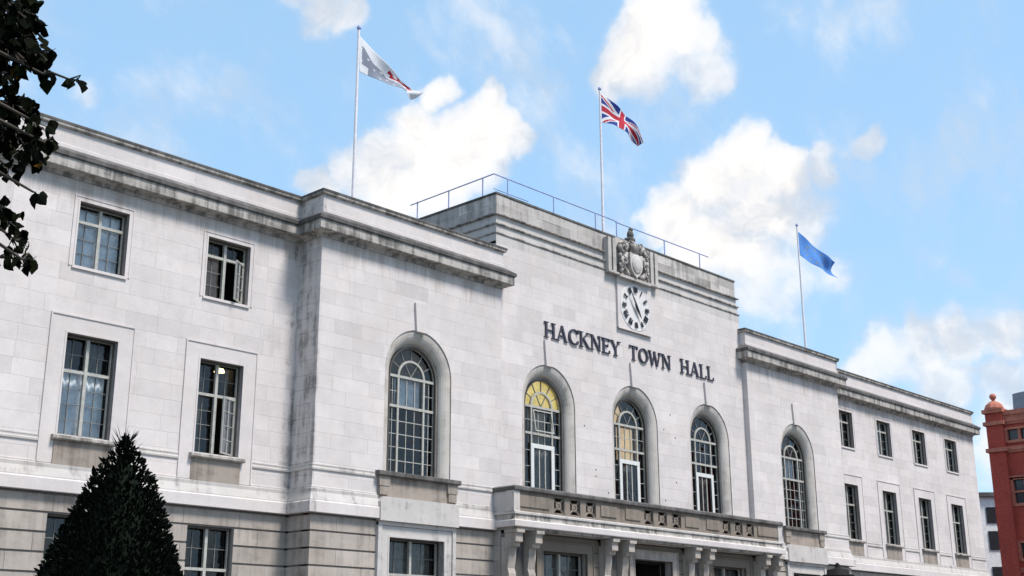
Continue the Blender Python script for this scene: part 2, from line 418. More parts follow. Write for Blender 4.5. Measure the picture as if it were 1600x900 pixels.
def tower(sg):
    ops = [('a', sg*TW, AR, AZ0, ASP)]
    xa, xb = sorted((sg*a1, sg*a2))
    zs = [5.9, 6.25]+lin(6.58, 12.92, 16)
    lay(cells(xa, xb, zs, 1.12, ops), (0, 0, 0), X, NY, .12, 'ashlar')
    gops = [('r', sg*TW-1.03, sg*TW+1.03, 2.1, 4.80)]
    gz = [5.25-.44*i-(.02 if i == 0 else 0) for i in range(12)][::-1]
    lay(cells(xa, xb, [0.02]+gz, 1.75, gops, .008, .05), (0, 0, 0), X, NY, .12, 'ashlar_dark', .004)
    core(cells(xa+.06, xb-.06, [0, 2.1, 4.8, 5.262], 999, shrink(gops), 0), (0, 0, 0), X, NY, .06, .42)
    core(cells(xa+.06, xb-.06, [5.262, 6.58, 10.787, 13.9], 999, shrink(ops), 0), (0, 0, 0), X, NY, .014, .42)
    # return towards the wing
    o = (sg*a2, 0, 0); n = (sg, 0, 0)
    if sg < 0: dd, s0, s1 = (0, -1, 0), -d1, -.12
    else: dd, s0, s1 = (0, 1, 0), .12, d1
    lay(cells(s0, s1, zs, .87 if sg < 0 else 2, [], .006), o, dd, n, .12, 'ashlar')
    lay(cells(s0, s1, [0.02]+gz, 3, [], .008, .05), o, dd, n, .12, 'ashlar_dark')
    core([[(s0, 0), (s1, 0), (s1, 13.9), (s0, 13.9)]], o, dd, n, .06, .42)
    # return towards the centre
    o = (sg*a1, 0, 0); n = (-sg, 0, 0)
    if sg < 0: dd, s0, s1 = (0, 1, 0), .12, d2+.1
    else: dd, s0, s1 = (0, -1, 0), -d2-.1, -.12
    lay(cells(s0, s1, zs, 5, []), o, dd, n, .06, 'ashlar')
    # seam-free corner block behind
    core([[(s0, 0), (s1, 0), (s1, 13.9), (s0, 13.9)]], o, dd, n, .062, .3)
tower(-1); tower(1)
aops = [('a', x, AR, 5.9, ASP) for x in (-CW, 0, CW)]
zs = [5.9, 6.25]+lin(6.58, 12.92, 16)+lin(12.92, 14.42, 4)[1:]
lay(cells(-a1+.004, a1-.004, zs, 1.1, aops), (0, d2, 0), X, NY, .12, 'ashlar')
for xa, xb, op in ((-a1, -CW/2, aops[0]), (-CW/2, CW/2, aops[1]), (CW/2, a1, aops[2])):
    core(cells(xa, xb, [5.2, 5.9, 10.787, 14.5], 999, shrink([op]), 0), (0, d2, 0), X, NY, .014, .46)
gops = [('r', x-1.04, x+1.04, z, 4.76) for x, z in ((-CW, 2.1), (0, 0), (CW, 2.1))]
gz = [5.25-.44*i-(.02 if i == 0 else 0) for i in range(12)][::-1]
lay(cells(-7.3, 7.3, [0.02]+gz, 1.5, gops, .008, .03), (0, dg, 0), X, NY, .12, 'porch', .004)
core(cells(-7.3, 7.3, [0, 2.1, 4.76, 5.25], 999, shrink(gops), 0), (0, dg, 0), X, NY, .06, .5)
for sg in (-1, 1):
    o = (sg*7.3, dg, 0); n = (sg, 0, 0)
    dd, s0, s1 = ((0, -1, 0), -.34, -.12) if sg < 0 else ((0, 1, 0), .12, .34)
    lay(cells(s0, s1, [0.02]+gz, 5, [], .008, .04), o, dd, n, .05, 'ashlar_dark')
# attic storey
def attic():
    mb = MB(); L_ = [(-a1, 4.7), (-a1, d2), (a1, d2), (a1, 4.7)]
    for z0, z1, o in ((14.42, 14.74, 0), (14.80, 15.06, -.03), (15.12, 15.40, -.06)):
        mb.sweep(L_, [(o, z0), (o, z1), (-.5, z1), (-.5, z0)])
    mb.build('attic_wall', M['attic_low'], hall)
    fl = MB()
    for z, o in ((14.74, .035), (15.06, .03), (15.40, .035)):
        fl.sweep(L_, [(o-.02, z), (o, z+.015), (o, z+.05), (o-.05, z+.06), (-.4, z+.06), (-.4, z)])
    fl.build('ledge', M['cornice'], hall)
    zs_ = [15.46, 15.80, 16.12]
    lay(cells(-a1+.09, a1-.09, zs_, 1.2, []), (0, d2+.08, 0), X, NY, .12, 'attic', .008, .34)
    lay(cells(-4.6, -.12, zs_, 1.2, []), (-a1+.08, d2+.08, 0), (0, -1, 0), (-1, 0, 0), .12, 'attic', .008, .34)
    lay(cells(.12, 4.6, zs_, 1.2, []), (a1-.08, d2+.08, 0), (0, 1, 0), (1, 0, 0), .12, 'attic', .008, .34)
    MB().box(-a1+.12, a1-.12, d2+.14, 4.66, 14.2, 16.13).build('attic_core', M['core'], hall)
    MB().sweep(L_, [(-.08, 16.12), (-.05, 16.14), (-.05, 16.20), (-.5, 16.22), (-.5, 16.12)]).box(-a1+.4, a1-.4, d2+.4, 4.7, 16.1, 16.19).build('attic_coping', M['coping'], hall)
attic()
# body and roofs
MB().box(-a3+.4, a3-.4, 3.6, 15, 0, 13.6).build('rear_body', M['core'], hall)
MB().box(-a3+.3, -a2, d1+.3, 15, 13.6, 13.7).box(-a2, -a1, .3, 15, 13.6, 13.7).box(a1, a2, .3, 15, 13.6, 13.7).box(a2, a3-.3, d1+.3, 15, 13.6, 13.7).box(-a1, a1, 4.7, 15, 13.6, 13.7).build('roof', M['roof'], hall)
for sg in (-1, 1):
    x0, x1 = sorted((sg*a3, sg*(a3-.4)))
    MB().box(x0, x1, d1+.13, 15, 0, 13.6).build('end_wall', M['ashlar'], hall)

# cornice, parapet, coping, string course along each half of the front
def runs(sg):
    p = [(-a3, d1+3), (-a3, d1), (-a2, d1), (-a2, 0), (-a1, 0), (-a1, d2+.3)]
    return p if sg < 0 else [(-x, y) for x, y in p[::-1]]
for sg in (-1, 1):
    p = runs(sg)
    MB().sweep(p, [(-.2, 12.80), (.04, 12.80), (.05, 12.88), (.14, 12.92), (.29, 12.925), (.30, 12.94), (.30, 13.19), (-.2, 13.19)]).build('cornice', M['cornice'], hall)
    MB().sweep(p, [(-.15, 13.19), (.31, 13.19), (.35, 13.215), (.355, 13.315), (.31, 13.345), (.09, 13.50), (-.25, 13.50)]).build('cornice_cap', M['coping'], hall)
    MB().sweep(p, [(-.2, 13.50), (.075, 13.50), (.075, 13.60), (.06, 13.615), (-.2, 13.615)]).build('parapet_base', M['ashlar'], hall)
    MB().sweep(p, [(.05, 13.50), (.05, 14.0), (-.25, 14.0), (-.25, 13.50)]).build('parapet', M['ashlar'], hall)
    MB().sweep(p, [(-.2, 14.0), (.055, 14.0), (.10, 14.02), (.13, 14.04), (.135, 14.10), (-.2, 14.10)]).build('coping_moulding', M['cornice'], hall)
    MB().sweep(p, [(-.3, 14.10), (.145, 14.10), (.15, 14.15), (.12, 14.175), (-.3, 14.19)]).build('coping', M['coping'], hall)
    MB().sweep(p, [(-.1, 5.262), (.155, 5.262), (.16, 5.27), (.16, 5.54), (.13, 5.57), (-.1, 5.57)]).build('string_course', M['ashlar'], hall)
    MB().sweep(p, [(-.1, 5.57), (.115, 5.57), (.115, 5.60), (.045, 5.80), (.05, 5.885), (.035, 5.90), (-.1, 5.90)]).build('weathered_course', M['band'], hall)
    # upper moulding of the frieze
    segs = []
    q = [(-a3, d1)]+[(x, d1) for x in ()]
    stops = sorted([-b for b in B])
    xs = [-a3]
    def mould(path):
        mb = MB()
        if sg > 0: path = [(-x, y) for x, y in path[::-1]]
        mb.sweep(path, [(-.02, 6.385), (.035, 6.385), (.04, 6.43), (.022, 6.45), (.022, 6.49), (.03, 6.50), (.03, 6.53), (-.02, 6.55)])
        mb.sweep(path, [(-.02, 5.90), (.03, 5.90), (.03, 5.94), (.015, 5.955), (-.02, 5.955)])
        mb.build('frieze_moulding', M['band'], hall)
    last = -a3
    for b in stops:
        mould([(last, d1), (b-1.10, d1)]); last = b+1.10
    mould([(last, d1), (-a2, d1), (-a2, 0), (-TW-1.5, 0)])
    mould([(-TW+1.5, 0), (-a1, 0)])
    # blocks of the parapet
    for xa, xb, y in ((-a3, -a2-.06, d1-.05), (-a2-.04, -a1+.05, -.05)):
        if sg > 0: xa, xb = -xb, -xa
        lay(cells(xa, xb, [13.625, 13.995], 1.5, [], .008), (0, y, 0), X, NY, .02, 'ashlar', .004, .12)
# carved relief-free seam of the base plinth
MB().sweep(runs(-1), [(0, 0), (.12, 0), (.12, .6), (.06, .7), (0, .7)]).build('plinth', M['ashlar_dark'], hall)
MB().sweep(runs(1), [(0, 0), (.12, 0), (.12, .6), (.06, .7), (0, .7)]).build('plinth', M['ashlar_dark'], hall)

# ---------------------------------------------------------------- windows
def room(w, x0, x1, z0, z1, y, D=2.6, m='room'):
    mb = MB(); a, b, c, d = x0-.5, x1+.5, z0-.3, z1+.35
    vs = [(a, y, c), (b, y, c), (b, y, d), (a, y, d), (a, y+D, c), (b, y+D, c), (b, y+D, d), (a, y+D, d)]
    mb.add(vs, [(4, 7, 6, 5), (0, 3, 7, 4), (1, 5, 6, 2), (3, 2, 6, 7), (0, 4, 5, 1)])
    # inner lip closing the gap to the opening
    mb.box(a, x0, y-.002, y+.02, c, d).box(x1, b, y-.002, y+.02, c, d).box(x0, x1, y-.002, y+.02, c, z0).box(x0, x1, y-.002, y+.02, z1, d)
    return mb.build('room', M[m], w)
def panes(w, x0, x1, z0, z1, y, nx, nz, bar=.026, single=True, bars=None, rng=R, frame=None):
    """glazing-bar grid between edges; each pane a piece of its own, hung very slightly out of true"""
    bars = bars if bars is not None else MB()
    dx, dz = (x1-x0)/nx, (z1-z0)/nz
    for i in range(1, nx): bars.box(x0+dx*i-bar/2, x0+dx*i+bar/2, y-.018, y+.018, z0, z1)
    for j in range(1, nz): bars.box(x0, x1, y-.0165, y+.0165, z0+dz*j-bar/2, z0+dz*j+bar/2)
    join = MB()
    for i in range(nx):
        for j in range(nz):
            p, q, c, d = x0+dx*i+.004, x0+dx*(i+1)-.004, z0+dz*j+.004, z0+dz*(j+1)-.004
            t, s = rng.uniform(-.006, .006), rng.uniform(-.006, .006)
            vs = [(p, y-t-s, c), (q, y+t-s, c), (q, y+t+s, d), (p, y-t+s, d)]
            pb = join if not single else MB()
            pb.add(vs, [(0, 1, 2, 3)])
            if single: pb.build('pane', M['glass'], w)
    if not single: join.build('pane', M['glass'], w)
    return bars
def curtain(w, x0, x1, z0, z1, y, m, folds=6, depth=.05, rng=R):
    mb = MB(); n = folds*4; vs = []
    ph = rng.uniform(0, 6)
    for i in range(n+1):
        x = x0+(x1-x0)*i/n; yy = y+depth*math.sin(i/4*2*math.pi+ph)*rng.uniform(.6, 1)
        vs += [(x, yy, z0), (x, yy+.01, z1)]
    mb.add(vs, [(2*i, 2*i+2, 2*i+3, 2*i+1) for i in range(n)])
    return mb.build('curtain', M[m], w, True)
def architrave(w, xc, hw, z0, z1, wd, y, proud, m='ashlar', lip=.03):
    mb = MB()
    a, b, c, d = xc-hw-wd, xc+hw+wd, z0, z1+wd
    def ring(a, b, d, a2_, b2_, d2_, y0, y1):
        mb.box(a, a2_, y0, y1, c, d2_); mb.box(b2_, b, y0, y1, c, d2_); mb.box(a, b, y0, y1, d2_, d)
    ring(a, b, d, xc-hw, xc+hw, z1, y-proud, y+.02)
    ring(a-.035, b+.035, d+.035, a, b, d, y-proud-lip, y+.02)       # outer fillet
    ring(xc-hw-.045, xc+hw+.045, z1+.045, xc-hw, xc+hw, z1+.0, y-proud-.012, y-proud+.004)
    return mb.build('architrave', M[m], w)
def rect_window(xc, hw, z0, z1, yf, tr, rows, opts=(), single=True, depth=.22):
    """metal casement window: centre mullion, transom at tr from the top, small panes"""
    y = yf+depth
    mb = MB(); t = .045
    mb.box(xc-hw, xc-hw+t, y-.035, y+.035, z0, z1).box(xc+hw-t, xc+hw, y-.035, y+.035, z0, z1)
    mb.box(xc-hw+t, xc+hw-t, y-.034, y+.034, z0, z0+t).box(xc-hw+t, xc+hw-t, y-.034, y+.034, z1-t, z1)
    zt = z1-(z1-z0)*tr
    mb.box(xc-.04, xc+.04, y-.045, y+.04, z0+t, z1-t)
    mb.box(xc-hw+t, xc-.04, y-.040, y+.038, zt-.035, zt+.035).box(xc+.04, xc+hw-t, y-.040, y+.038, zt-.035, zt+.035)
    w = mb.build('window', M['frame'], hall)
    MB().box(xc-hw, xc-hw+t-.004, y+.037, y+.12, z0, z1).box(xc+hw-t+.004, xc+hw, y+.037, y+.12, z0, z1).box(xc-hw+t, xc+hw-t, y+.037, y+.12, z1-t-.03, z1).build('shaded_inner_frame', M['iron'], w)  # frame sides blackened to imitate the shadow of the glass recess
    MB().box(xc-hw+.002, xc-hw+.03, y-.10, y-.047, z0, z1).box(xc+hw-.03, xc+hw-.002, y-.10, y-.047, z0, z1).box(xc-hw+.03, xc+hw-.03, y-.10, y-.047, z1-.045, z1-.002).build('shade_strip', M['recess_shade'], w)  # shade at head and jambs of the reveal, built as dark strips
    yo = y; y = y+.085
    bars = MB()
    up_rows = 2 if z1-z0 > 2 else 1
    panes(w, xc-hw+t, xc-.04, zt+.035, z1-t, y, 2, up_rows, .016, single=single, bars=bars)
    panes(w, xc+.04, xc+hw-t, zt+.035, z1-t, y, 2, up_rows, .016, single=single, bars=bars)
    panes(w, xc-hw+t, xc-.04, z0+t, zt-.035, y, 2, rows, .016, single=single, bars=bars)
    if 'open' not in opts:
        panes(w, xc+.04, xc+hw-t, z0+t, zt-.035, y, 2, rows, .016, single=single, bars=bars)
    bars.build('glazing_bar', M['lead'], w)
    y = yo
    if 'open' in opts:                                        # right casement swung out
        ang = 36 if 'wide' in opts else 25
        cw, c0, c1 = hw-t-.04, z0+t, zt-.035
        cb = MB(); f_ = .035
        cb.box(0, f_, -.02, .02, 0, c1-c0).box(cw-f_, cw, -.02, .02, 0, c1-c0).box(f_, cw-f_, -.019, .019, 0, f_).box(f_, cw-f_, -.019, .019, c1-c0-f_, c1-c0)
        cb.box(cw/2-.007, cw/2+.007, -.015, .015, f_, c1-c0-f_)
        for j in range(1, rows): cb.box(f_, cw-f_, -.014, .014, (c1-c0)*j/rows-.007, (c1-c0)*j/rows+.007)
        cb.m = 1; cb.add([(f_, 0, f_), (cw-f_, 0, f_), (cw-f_, 0, c1-c0-f_), (f_, 0, c1-c0-f_)], [(0, 1, 2, 3)])
        c = cb.build('casement', [M['frame'], M['glass']], w)
        c.location = (xc+hw-t, y-.02, c0); c.rotation_euler = (0, 0, math.pi+rad(ang)) if True else (0, 0, 0)
        c['label'] = 'open casement swung outward'
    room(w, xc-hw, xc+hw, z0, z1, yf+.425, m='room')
    return w, y+.085
def sill(w, xc, hw, z, yf, out=.12, h=.09, m='cornice'):
    mb = MB()
    mb.add([(x, yy, zz) for x in (xc-hw, xc+hw) for yy, zz in ((yf+.2, z), (yf-out+.02, z-.012), (yf-out, z-.03), (yf-out, z-h), (yf-out+.03, z-h-.03), (yf+.2, z-h-.03))],
           [(0, 1, 2, 3, 4, 5), (11, 10, 9, 8, 7, 6)]+[(i, i+6, (i+1) % 6+6, (i+1) % 6) for i in range(6)])
    return mb.build('sill', M[m], w)
for sg in (-1, 1):
    for i, b in enumerate(B):
        xc = sg*b; near = sg < 0 and i < 3
        lo = 'open' if sg < 0 and i == 0 else ''
        w, y = rect_window(xc, .658, 6.60, 9.005, d1, .36, 4, (lo,), near)
        architrave(w, xc, .658, 5.92, 9.005, .40, d1, .016, lip=.022)
        sill(w, xc, .80, 6.575, d1, .15, .09)
        MB().box(xc-.72, xc+.72, d1-.045, d1+.02, 5.80, 6.455).build('apron', M['apron'], w)
        if sg < 0 and i == 0:
            curtain(w, xc-.62, xc-.1, 6.6, 8.9, y+.25, 'grey_drape', 4)
            lp = MB(); lp.lathe([(.02, .12), (.10, .1), (.15, 0), (.02, -.01)], (xc+.86, y+1.1, 9.10), 12)
            lp.build('pendant_lamp', M['lamp'], w)
        elif sg < 0 and i == 1:
            curtain(w, xc-.62, xc+.62, 6.6, 8.25, y+.12, 'net', 8, .03)
            curtain(w, xc-.62, xc-.25, 6.6, 8.95, y+.2, 'grey_drape', 4)
            curtain(w, xc+.1, xc+.62, 6.6, 8.95, y+.24, 'grey_drape', 5)
        else:
            curtain(w, xc-.3, xc+.62, 6.6, 8.95, y+.2, 'grey_drape', 5)
        w, y = rect_window(xc, .662, 10.668, 12.296, d1, .28, 3, (('open', 'wide') if sg < 0 and i == 0 else ()), near)
        architrave(w, xc, .662, 10.64, 12.296, .11, d1, .010, lip=.014)
        MB().box(xc-.72, xc+.72, d1-.045, d1+.1, 10.59, 10.66).build('sill', M['ashlar'], w)
        if sg < 0 and i == 1: curtain(w, xc-.64, xc+.64, 10.65, 12.28, y+.06, 'net', 9, .02)
        elif sg < 0 and i == 0: curtain(w, xc-.64, xc-.03, 10.65, 12.0, y+.10, 'drape', 4, .03)
        elif i % 2: curtain(w, xc-.1, xc+.64, 10.65, 12.28, y+.12, 'net', 5, .03)
        else: curtain(w, xc-.3, xc+.64, 10.65, 12.28, y+.12, 'grey_drape', 5, .03)
        # ground floor
        w, y = rect_window(xc, .68, 2.2, 4.80, d1, .40, 3, (), near)
        MB().box(xc-.8, xc+.8, d1-.1, d1+.1, 2.08, 2.19).build('sill', M['ashlar_dark'], w)
for sg in (-1, 1):
    xc = sg*TW
    w, y = rect_window(xc, 1.03, 2.1, 4.80, .0, .36, 3, (), sg < 0, .26)
    architrave(w, xc, 1.03, 1.9, 4.80, .26, 0, .06, 'band', .0)
    MB().box(xc-1.46, xc-1.33, -.10, .02, 1.9, 5.19).box(xc+1.33, xc+1.46, -.10, .02, 1.9, 5.19).box(xc-1.46, xc+1.46, -.098, .02, 5.105, 5.21).build('surround', M['band'], w)
    curtain(w, xc-.98, xc+.98, 2.2, 4.78, y+.12, 'grey_drape', 11, .04)
for x in (-CW, CW):
    w, y = rect_window(x, 1.04, 2.1, 4.76, dg, .36, 3, (), x < 0, .26)
    architrave(w, x, 1.04, 1.9, 4.76, .27, dg, .04, 'porch', .03)
    curtain(w, x-1.0, x+1.0, 2.2, 4.7, y+.12, 'grey_drape', 9, .04)
w = MB().box(-1.04, -.96, dg+.28, dg+.40, 0, 4.76).box(.96, 1.04, dg+.28, dg+.40, 0, 4.76).box(-.96, .96, dg+.28, dg+.40, 4.66, 4.76).build('entrance', M['iron'], hall)
architrave(w, 0, 1.04, 0, 4.76, .27, dg, .04, 'ashlar_dark', .03)
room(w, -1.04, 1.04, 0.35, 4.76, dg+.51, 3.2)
for sg in (-1, 1):
    MB().box(*sorted((sg*.02, sg*.95)), dg+.32, dg+.37, .05, 3.2).build('door', plain('dark_oak', (.05, .03, .02), .5), w)

def arch_window(xc, yf, z0, kind, single=True):
    yr = yf+.36; ri, zs_ = .93, 9.42                           # inner opening
    n = 20
    # hollow-moulded reveal swept round the opening
    prof = [(AR, .0), (AR, .03)]+[(AR-(AR-ri-.05)*math.sin(t), .03+.25*(1-math.cos(t))) for t in [rad(15*i) for i in range(1, 7)]]+[(ri+.03, .28), (ri+.03, .31), (ri, .31), (ri, .46)]
    def pt(r, dz, k):
        if k == 0: return (xc-r, z0)
        if k == n+2: return (xc+r, z0)
        t = math.pi*(1-(k-1)/n)
        f_ = (AR-r)/(AR-ri)                                    # centre drops from outer to inner springing
        zc = ASP+(zs_-ASP)*f_
        return (xc+r*math.cos(t), zc+r*math.sin(t))
    vs = []; K = len(prof)
    for k in range(n+3):
        for r, dy in prof:
            x, z = pt(r, dy, k); vs.append((x, yf+dy, z))
    fs = [(k*K+j, k*K+j+1, (k+1)*K+j+1, (k+1)*K+j) for k in range(n+2) for j in range(K-1)]
    mb = MB(); y = yr; t = .055
    mb.box(xc-ri, xc-ri+t, y-.04, y+.04, z0, zs_).box(xc+ri-t, xc+ri, y-.04, y+.04, z0, zs_).arc((xc, zs_), ri-t, ri, y-.04, y+.04, 0, 180, 18)
    mb.box(xc-ri+t, xc+ri-t, y-.05, y+.045, zs_-.045, zs_+.03)
    mb.box(xc-ri+t, xc+ri-t, y-.05, y+.045, 8.50, 8.575)
    mb.box(xc-.53, xc-.465, y-.046, y+.042, z0, zs_-.045).box(xc+.465, xc+.53, y-.046, y+.042, z0, zs_-.045)
    mb.arc((xc, zs_), .465, .53, y-.045, y+.042, 0, 180, 14)
    w = mb.build('window', M['frame'], hall)
    MB().add(vs, fs).build('reveal', M['reveal'], w, False)
    rbars = MB(); bars = MB()
    for a in (30, 60, 90, 120, 150):
        ca, sa = math.cos(rad(a)), math.sin(rad(a)); px_, pz_ = -sa*.013, ca*.013
        for r0, r1 in ((.53, ri-t),):
            p, q = (xc+ca*r0, zs_+sa*r0), (xc+ca*r1, zs_+sa*r1)
            rbars.prism([(p[0]-px_, p[1]-pz_), (q[0]-px_, q[1]-pz_), (q[0]+px_, q[1]+pz_), (p[0]+px_, p[1]+pz_)][::-1], y-.018, y+.018)
    for a in (60, 120):
        ca, sa = math.cos(rad(a)), math.sin(rad(a)); px_, pz_ = -sa*.012, ca*.012
        rbars.prism([(xc-px_, zs_+.03-pz_), (xc+ca*.465-px_, zs_+sa*.465-pz_), (xc+ca*.465+px_, zs_+sa*.465+pz_), (xc+px_, zs_+.03+pz_)][::-1], y-.018, y+.018)
    sf = MB(); u_ = .05
    sf.box(xc-ri+.002, xc-ri+u_, y-.12, y-.052, z0, zs_).box(xc+ri-u_, xc+ri-.002, y-.12, y-.052, z0, zs_).arc((xc, zs_), ri-u_, ri-.002, y-.12, y-.052, 0, 180, 18)
    sf.build('shade_strip', M['recess_shade'], w)  # dark ring imitating the shaded inner jamb
    rbars.build('radial_bar', M['lead'], w)
    # fanlight panes
    for k in range(6):
        t0, t1 = 180-30*k, 180-30*(k+1)
        ring = [(xc+.53*math.cos(rad(a)), zs_+.53*math.sin(rad(a))) for a in (t0, (t0+t1)/2, t1)]
        outr = [(xc+(ri-t)*math.cos(rad(a)), zs_+(ri-t)*math.sin(rad(a))) for a in (t1, (t0+t1)/2, t0)]
        jy = R.uniform(-.006, .006)
        MB().add([(p[0], y+jy*(1 if i < 3 else -1), p[1]) for i, p in enumerate(ring+outr)], [(0, 1, 2, 3, 4, 5)]).build('pane', M['glass'], w)
    for k in range(3):
        t0, t1 = 180-60*k, 120-60*k
        pp = [(xc, zs_+.03)]+[(xc+.465*math.cos(rad(a)), zs_+.03+.44*math.sin(rad(a))) for a in (t1, (t0+t1)/2, t0)]
        MB().add([(p[0], y, p[1]) for p in pp], [(0, 1, 2, 3)]).build('pane', M['glass'], w)
    zb = z0+.0
    rows = 5 if kind != 'door' else 5
    for s in (-1, 1):
        xa, xb = sorted((xc+s*.53, xc+s*(ri-t)))
        panes(w, xa, xb, 8.575, zs_-.045, y, 2 if kind != 'door' else 1, 2, .018, single, bars)
        panes(w, xa, xb, zb, 8.50, y, 2 if kind != 'door' else 1, rows, .018, single, bars)
    panes(w, xc-.465, xc+.465, 8.575, zs_-.045, y, 3, 2 if kind == 'door' else 1, .026, single, bars)
    if kind != 'door':
        panes(w, xc-.465, xc+.465, zb, 8.50, y, 3, rows, .022, single, bars)
    else:
        panes(w, xc-.465, xc+.465, 8.20, 8.50, y, 3, 1, .026, single, bars)
        db = MB()
        db.box(xc-.56, xc-.42, y-.075, y-.047, z0, 8.07).box(xc+.42, xc+.56, y-.075, y-.047, z0, 8.07).box(xc-.56, xc+.56, y-.077, y-.047, 8.07, 8.21)
        db.build('door_frame', M['white'], w)
        panes(w, xc-.42, xc+.42, z0, 8.06, y-.03, 3, 1, .045, single, bars)
    bars.build('glazing_bar', M['frame'], w)
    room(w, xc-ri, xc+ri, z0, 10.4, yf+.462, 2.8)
    return w, y
for sg in (-1, 1):
    w, y = arch_window(sg*TW, 0, AZ0+.03, 'tower', True)
    xc = sg*TW
    curtain(w, xc-.98, xc-.50, 6.6, 9.5, y+.2, 'grey_drape', 4)
    curtain(w, xc-.48, xc+.5, 8.55, 9.4, y+.16, 'net', 5, .02)
    MB().add([(xc-1.2, y+.25, 9.42), (xc+1.2, y+.25, 9.42), (xc+1.2, y+.3, 10.5), (xc-1.2, y+.3, 10.5)], [(0, 1, 2, 3)]).build('blind', M['grey_drape'], w)
    # projecting sill on end blocks, apron, plain panel over the ground-floor window
    sill(w, xc, 1.56, 6.575, 0, .20, .12, 'coping')
    MB().box(xc-1.46, xc+1.46, -.06, .02, 5.86, 6.44).build('apron', M['apron'], w)
    for s in (-1, 1): MB().box(*sorted((xc+s*1.10, xc+s*1.48)), -.13, -.055, 6.16, 6.44).box(*sorted((xc+s*1.14, xc+s*1.45)), -.115, -.055, 5.92, 6.16).build('sill_block', M['apron'], w)
    pb = MB(); pb.prism([(xc-1.48, 5.215), (xc+1.48, 5.215), (xc+1.48, 5.72), (xc+1.38, 5.86), (xc-1.38, 5.86), (xc-1.48, 5.72)], -.20, .0)
    pb.build('panel', M['band'], w)
for k, x in enumerate((-CW, 0, CW)):
    w, y = arch_window(x, d2, 5.95, 'door', True)
    if k == 0:
        MB().arc((x, 9.42), .0, 1.05, y+.1, y+.12, 0, 180, 12).build('blind', M['lit'], w)
        curtain(w, x-.44, x+.44, 8.3, 9.3, y+.2, 'beige', 4, .02)
        # hopper light tilted out
        hb = MB(); hb.box(-.45, -.415, -.015, .015, 0, .72).box(.415, .45, -.015, .015, 0, .72).box(-.415, .415, -.015, .015, 0, .035).box(-.415, .415, -.015, .015, .685, .72)
        h_ = hb.build('hopper_casement', M['frame'], w); h_.location = (x, y-.17, 8.60); h_.rotation_euler = (rad(-9), 0, 0)
    elif k == 1:
        curtain(w, x-.46, x+.46, 8.2, 9.35, y+.12, 'litp', 4, .02)
        MB().arc((x, 9.42), .5, 1.0, y+.1, y+.12, 118, 180, 8).build('blind', M['litp'], w)
    curtain(w, x-.42, x+.42, 5.95, 8.1, y+.12, 'grey_drape', 5, .03)
# keystones
for x, y in ((-TW, 0), (TW, 0), (-CW, d2), (0, d2), (CW, d2)):
    mb = MB(); mb.prism([(x-.17, 10.74), (x+.17, 10.74), (x+.24, 11.60), (x-.24, 11.60)], y-.075, y+.05)
    mb.build('keystone', M['ashlar'], hall)

# ---------------------------------------------------------------- lettering
def glyph(ch):
    """roman capital in a unit-height box: bars (x0,z0,x1,z1,w) thick/thin plus serifs; returns bars, width"""
    T, t, s = .12, .055, .042
    def st(x, w=T): return [(x, 0, x, 1, w)]
    def sf(x, z, w=.30): return [(x-w/2, z, x+w/2, z, s)]
    b = []
    if ch == 'H': W = .80; b = st(.15)+st(.65)+[(.15, .5, .65, .5, t)]+sf(.15, .025)+sf(.15, .975)+sf(.65, .025)+sf(.65, .975)
    elif ch == 'A': W = .84; b = [(.12, 0, .42, 1, t), (.42, 1, .70, 0, T), (.23, .34, .62, .34, t)]+sf(.12, .025, .26)+sf(.70, .025, .28)
    elif ch == 'K': W = .80; b = st(.15)+[(.18, .45, .66, 1, t), (.30, .58, .70, 0, T)]+sf(.15, .025)+sf(.15, .975)+sf(.66, .975, .24)+sf(.70, .025, .26)
    elif ch == 'N': W = .84; b = [(.14, 0, .14, 1, t), (.14, 1, .70, 0, T), (.70, 0, .70, 1, t)]+sf(.14, .025, .24)+sf(.10, .975, .22)+sf(.70, .975, .26)
    elif ch == 'E': W = .66; b = st(.16)+[(.1, .97, .58, .97, t), (.16, .52, .46, .52, t), (.1, .03, .60, .03, t), (.57, .80, .57, 1, s), (.59, 0, .59, .22, s), (.46, .43, .46, .61, s)]+sf(.12, .97, .2)+sf(.12, .03, .2)
    elif ch == 'Y': W = .78; b = [(.39, 0, .39, .48, T), (.12, 1, .39, .46, T), (.39, .46, .66, 1, t)]+sf(.39, .025)+sf(.12, .975, .26)+sf(.66, .975, .24)
    elif ch == 'T': W = .74; b = st(.37)+[(.05, .965, .69, .965, t), (.055, .78, .055, 1, s), (.685, .78, .685, 1, s)]+sf(.37, .025)
    elif ch == 'W': W = 1.10; b = [(.12, 1, .32, 0, T), (.32, 0, .54, 1, t), (.50, 1, .74, 0, T), (.74, 0, .98, 1, t)]+sf(.12, .975, .26)+sf(.54, .975, .2)+sf(.98, .975, .24)
    elif ch == 'L': W = .64; b = st(.16)+[(.1, .03, .58, .03, t), (.57, 0, .57, .24, s)]+sf(.16, .975)+sf(.12, .03, .2)
    elif ch in 'CO':
        W = .84 if ch == 'O' else .78; n = 22; b = []
        a0, a1_ = (0, 360) if ch == 'O' else (42, 318)
        for i in range(n):
            u, v = rad(a0+(a1_-a0)*i/n), rad(a0+(a1_-a0)*(i+1)/n); mid = (u+v)/2
            wd = t+(T-t)*abs(math.cos(mid))**1.2
            b.append((.42+.33*math.cos(u), .5+.47*math.sin(u), .42+.33*math.cos(v), .5+.47*math.sin(v), wd))
        if ch == 'C': b += [(.68, .72, .68, .98, s), (.66, .05, .68, .26, s)]
    return b, W
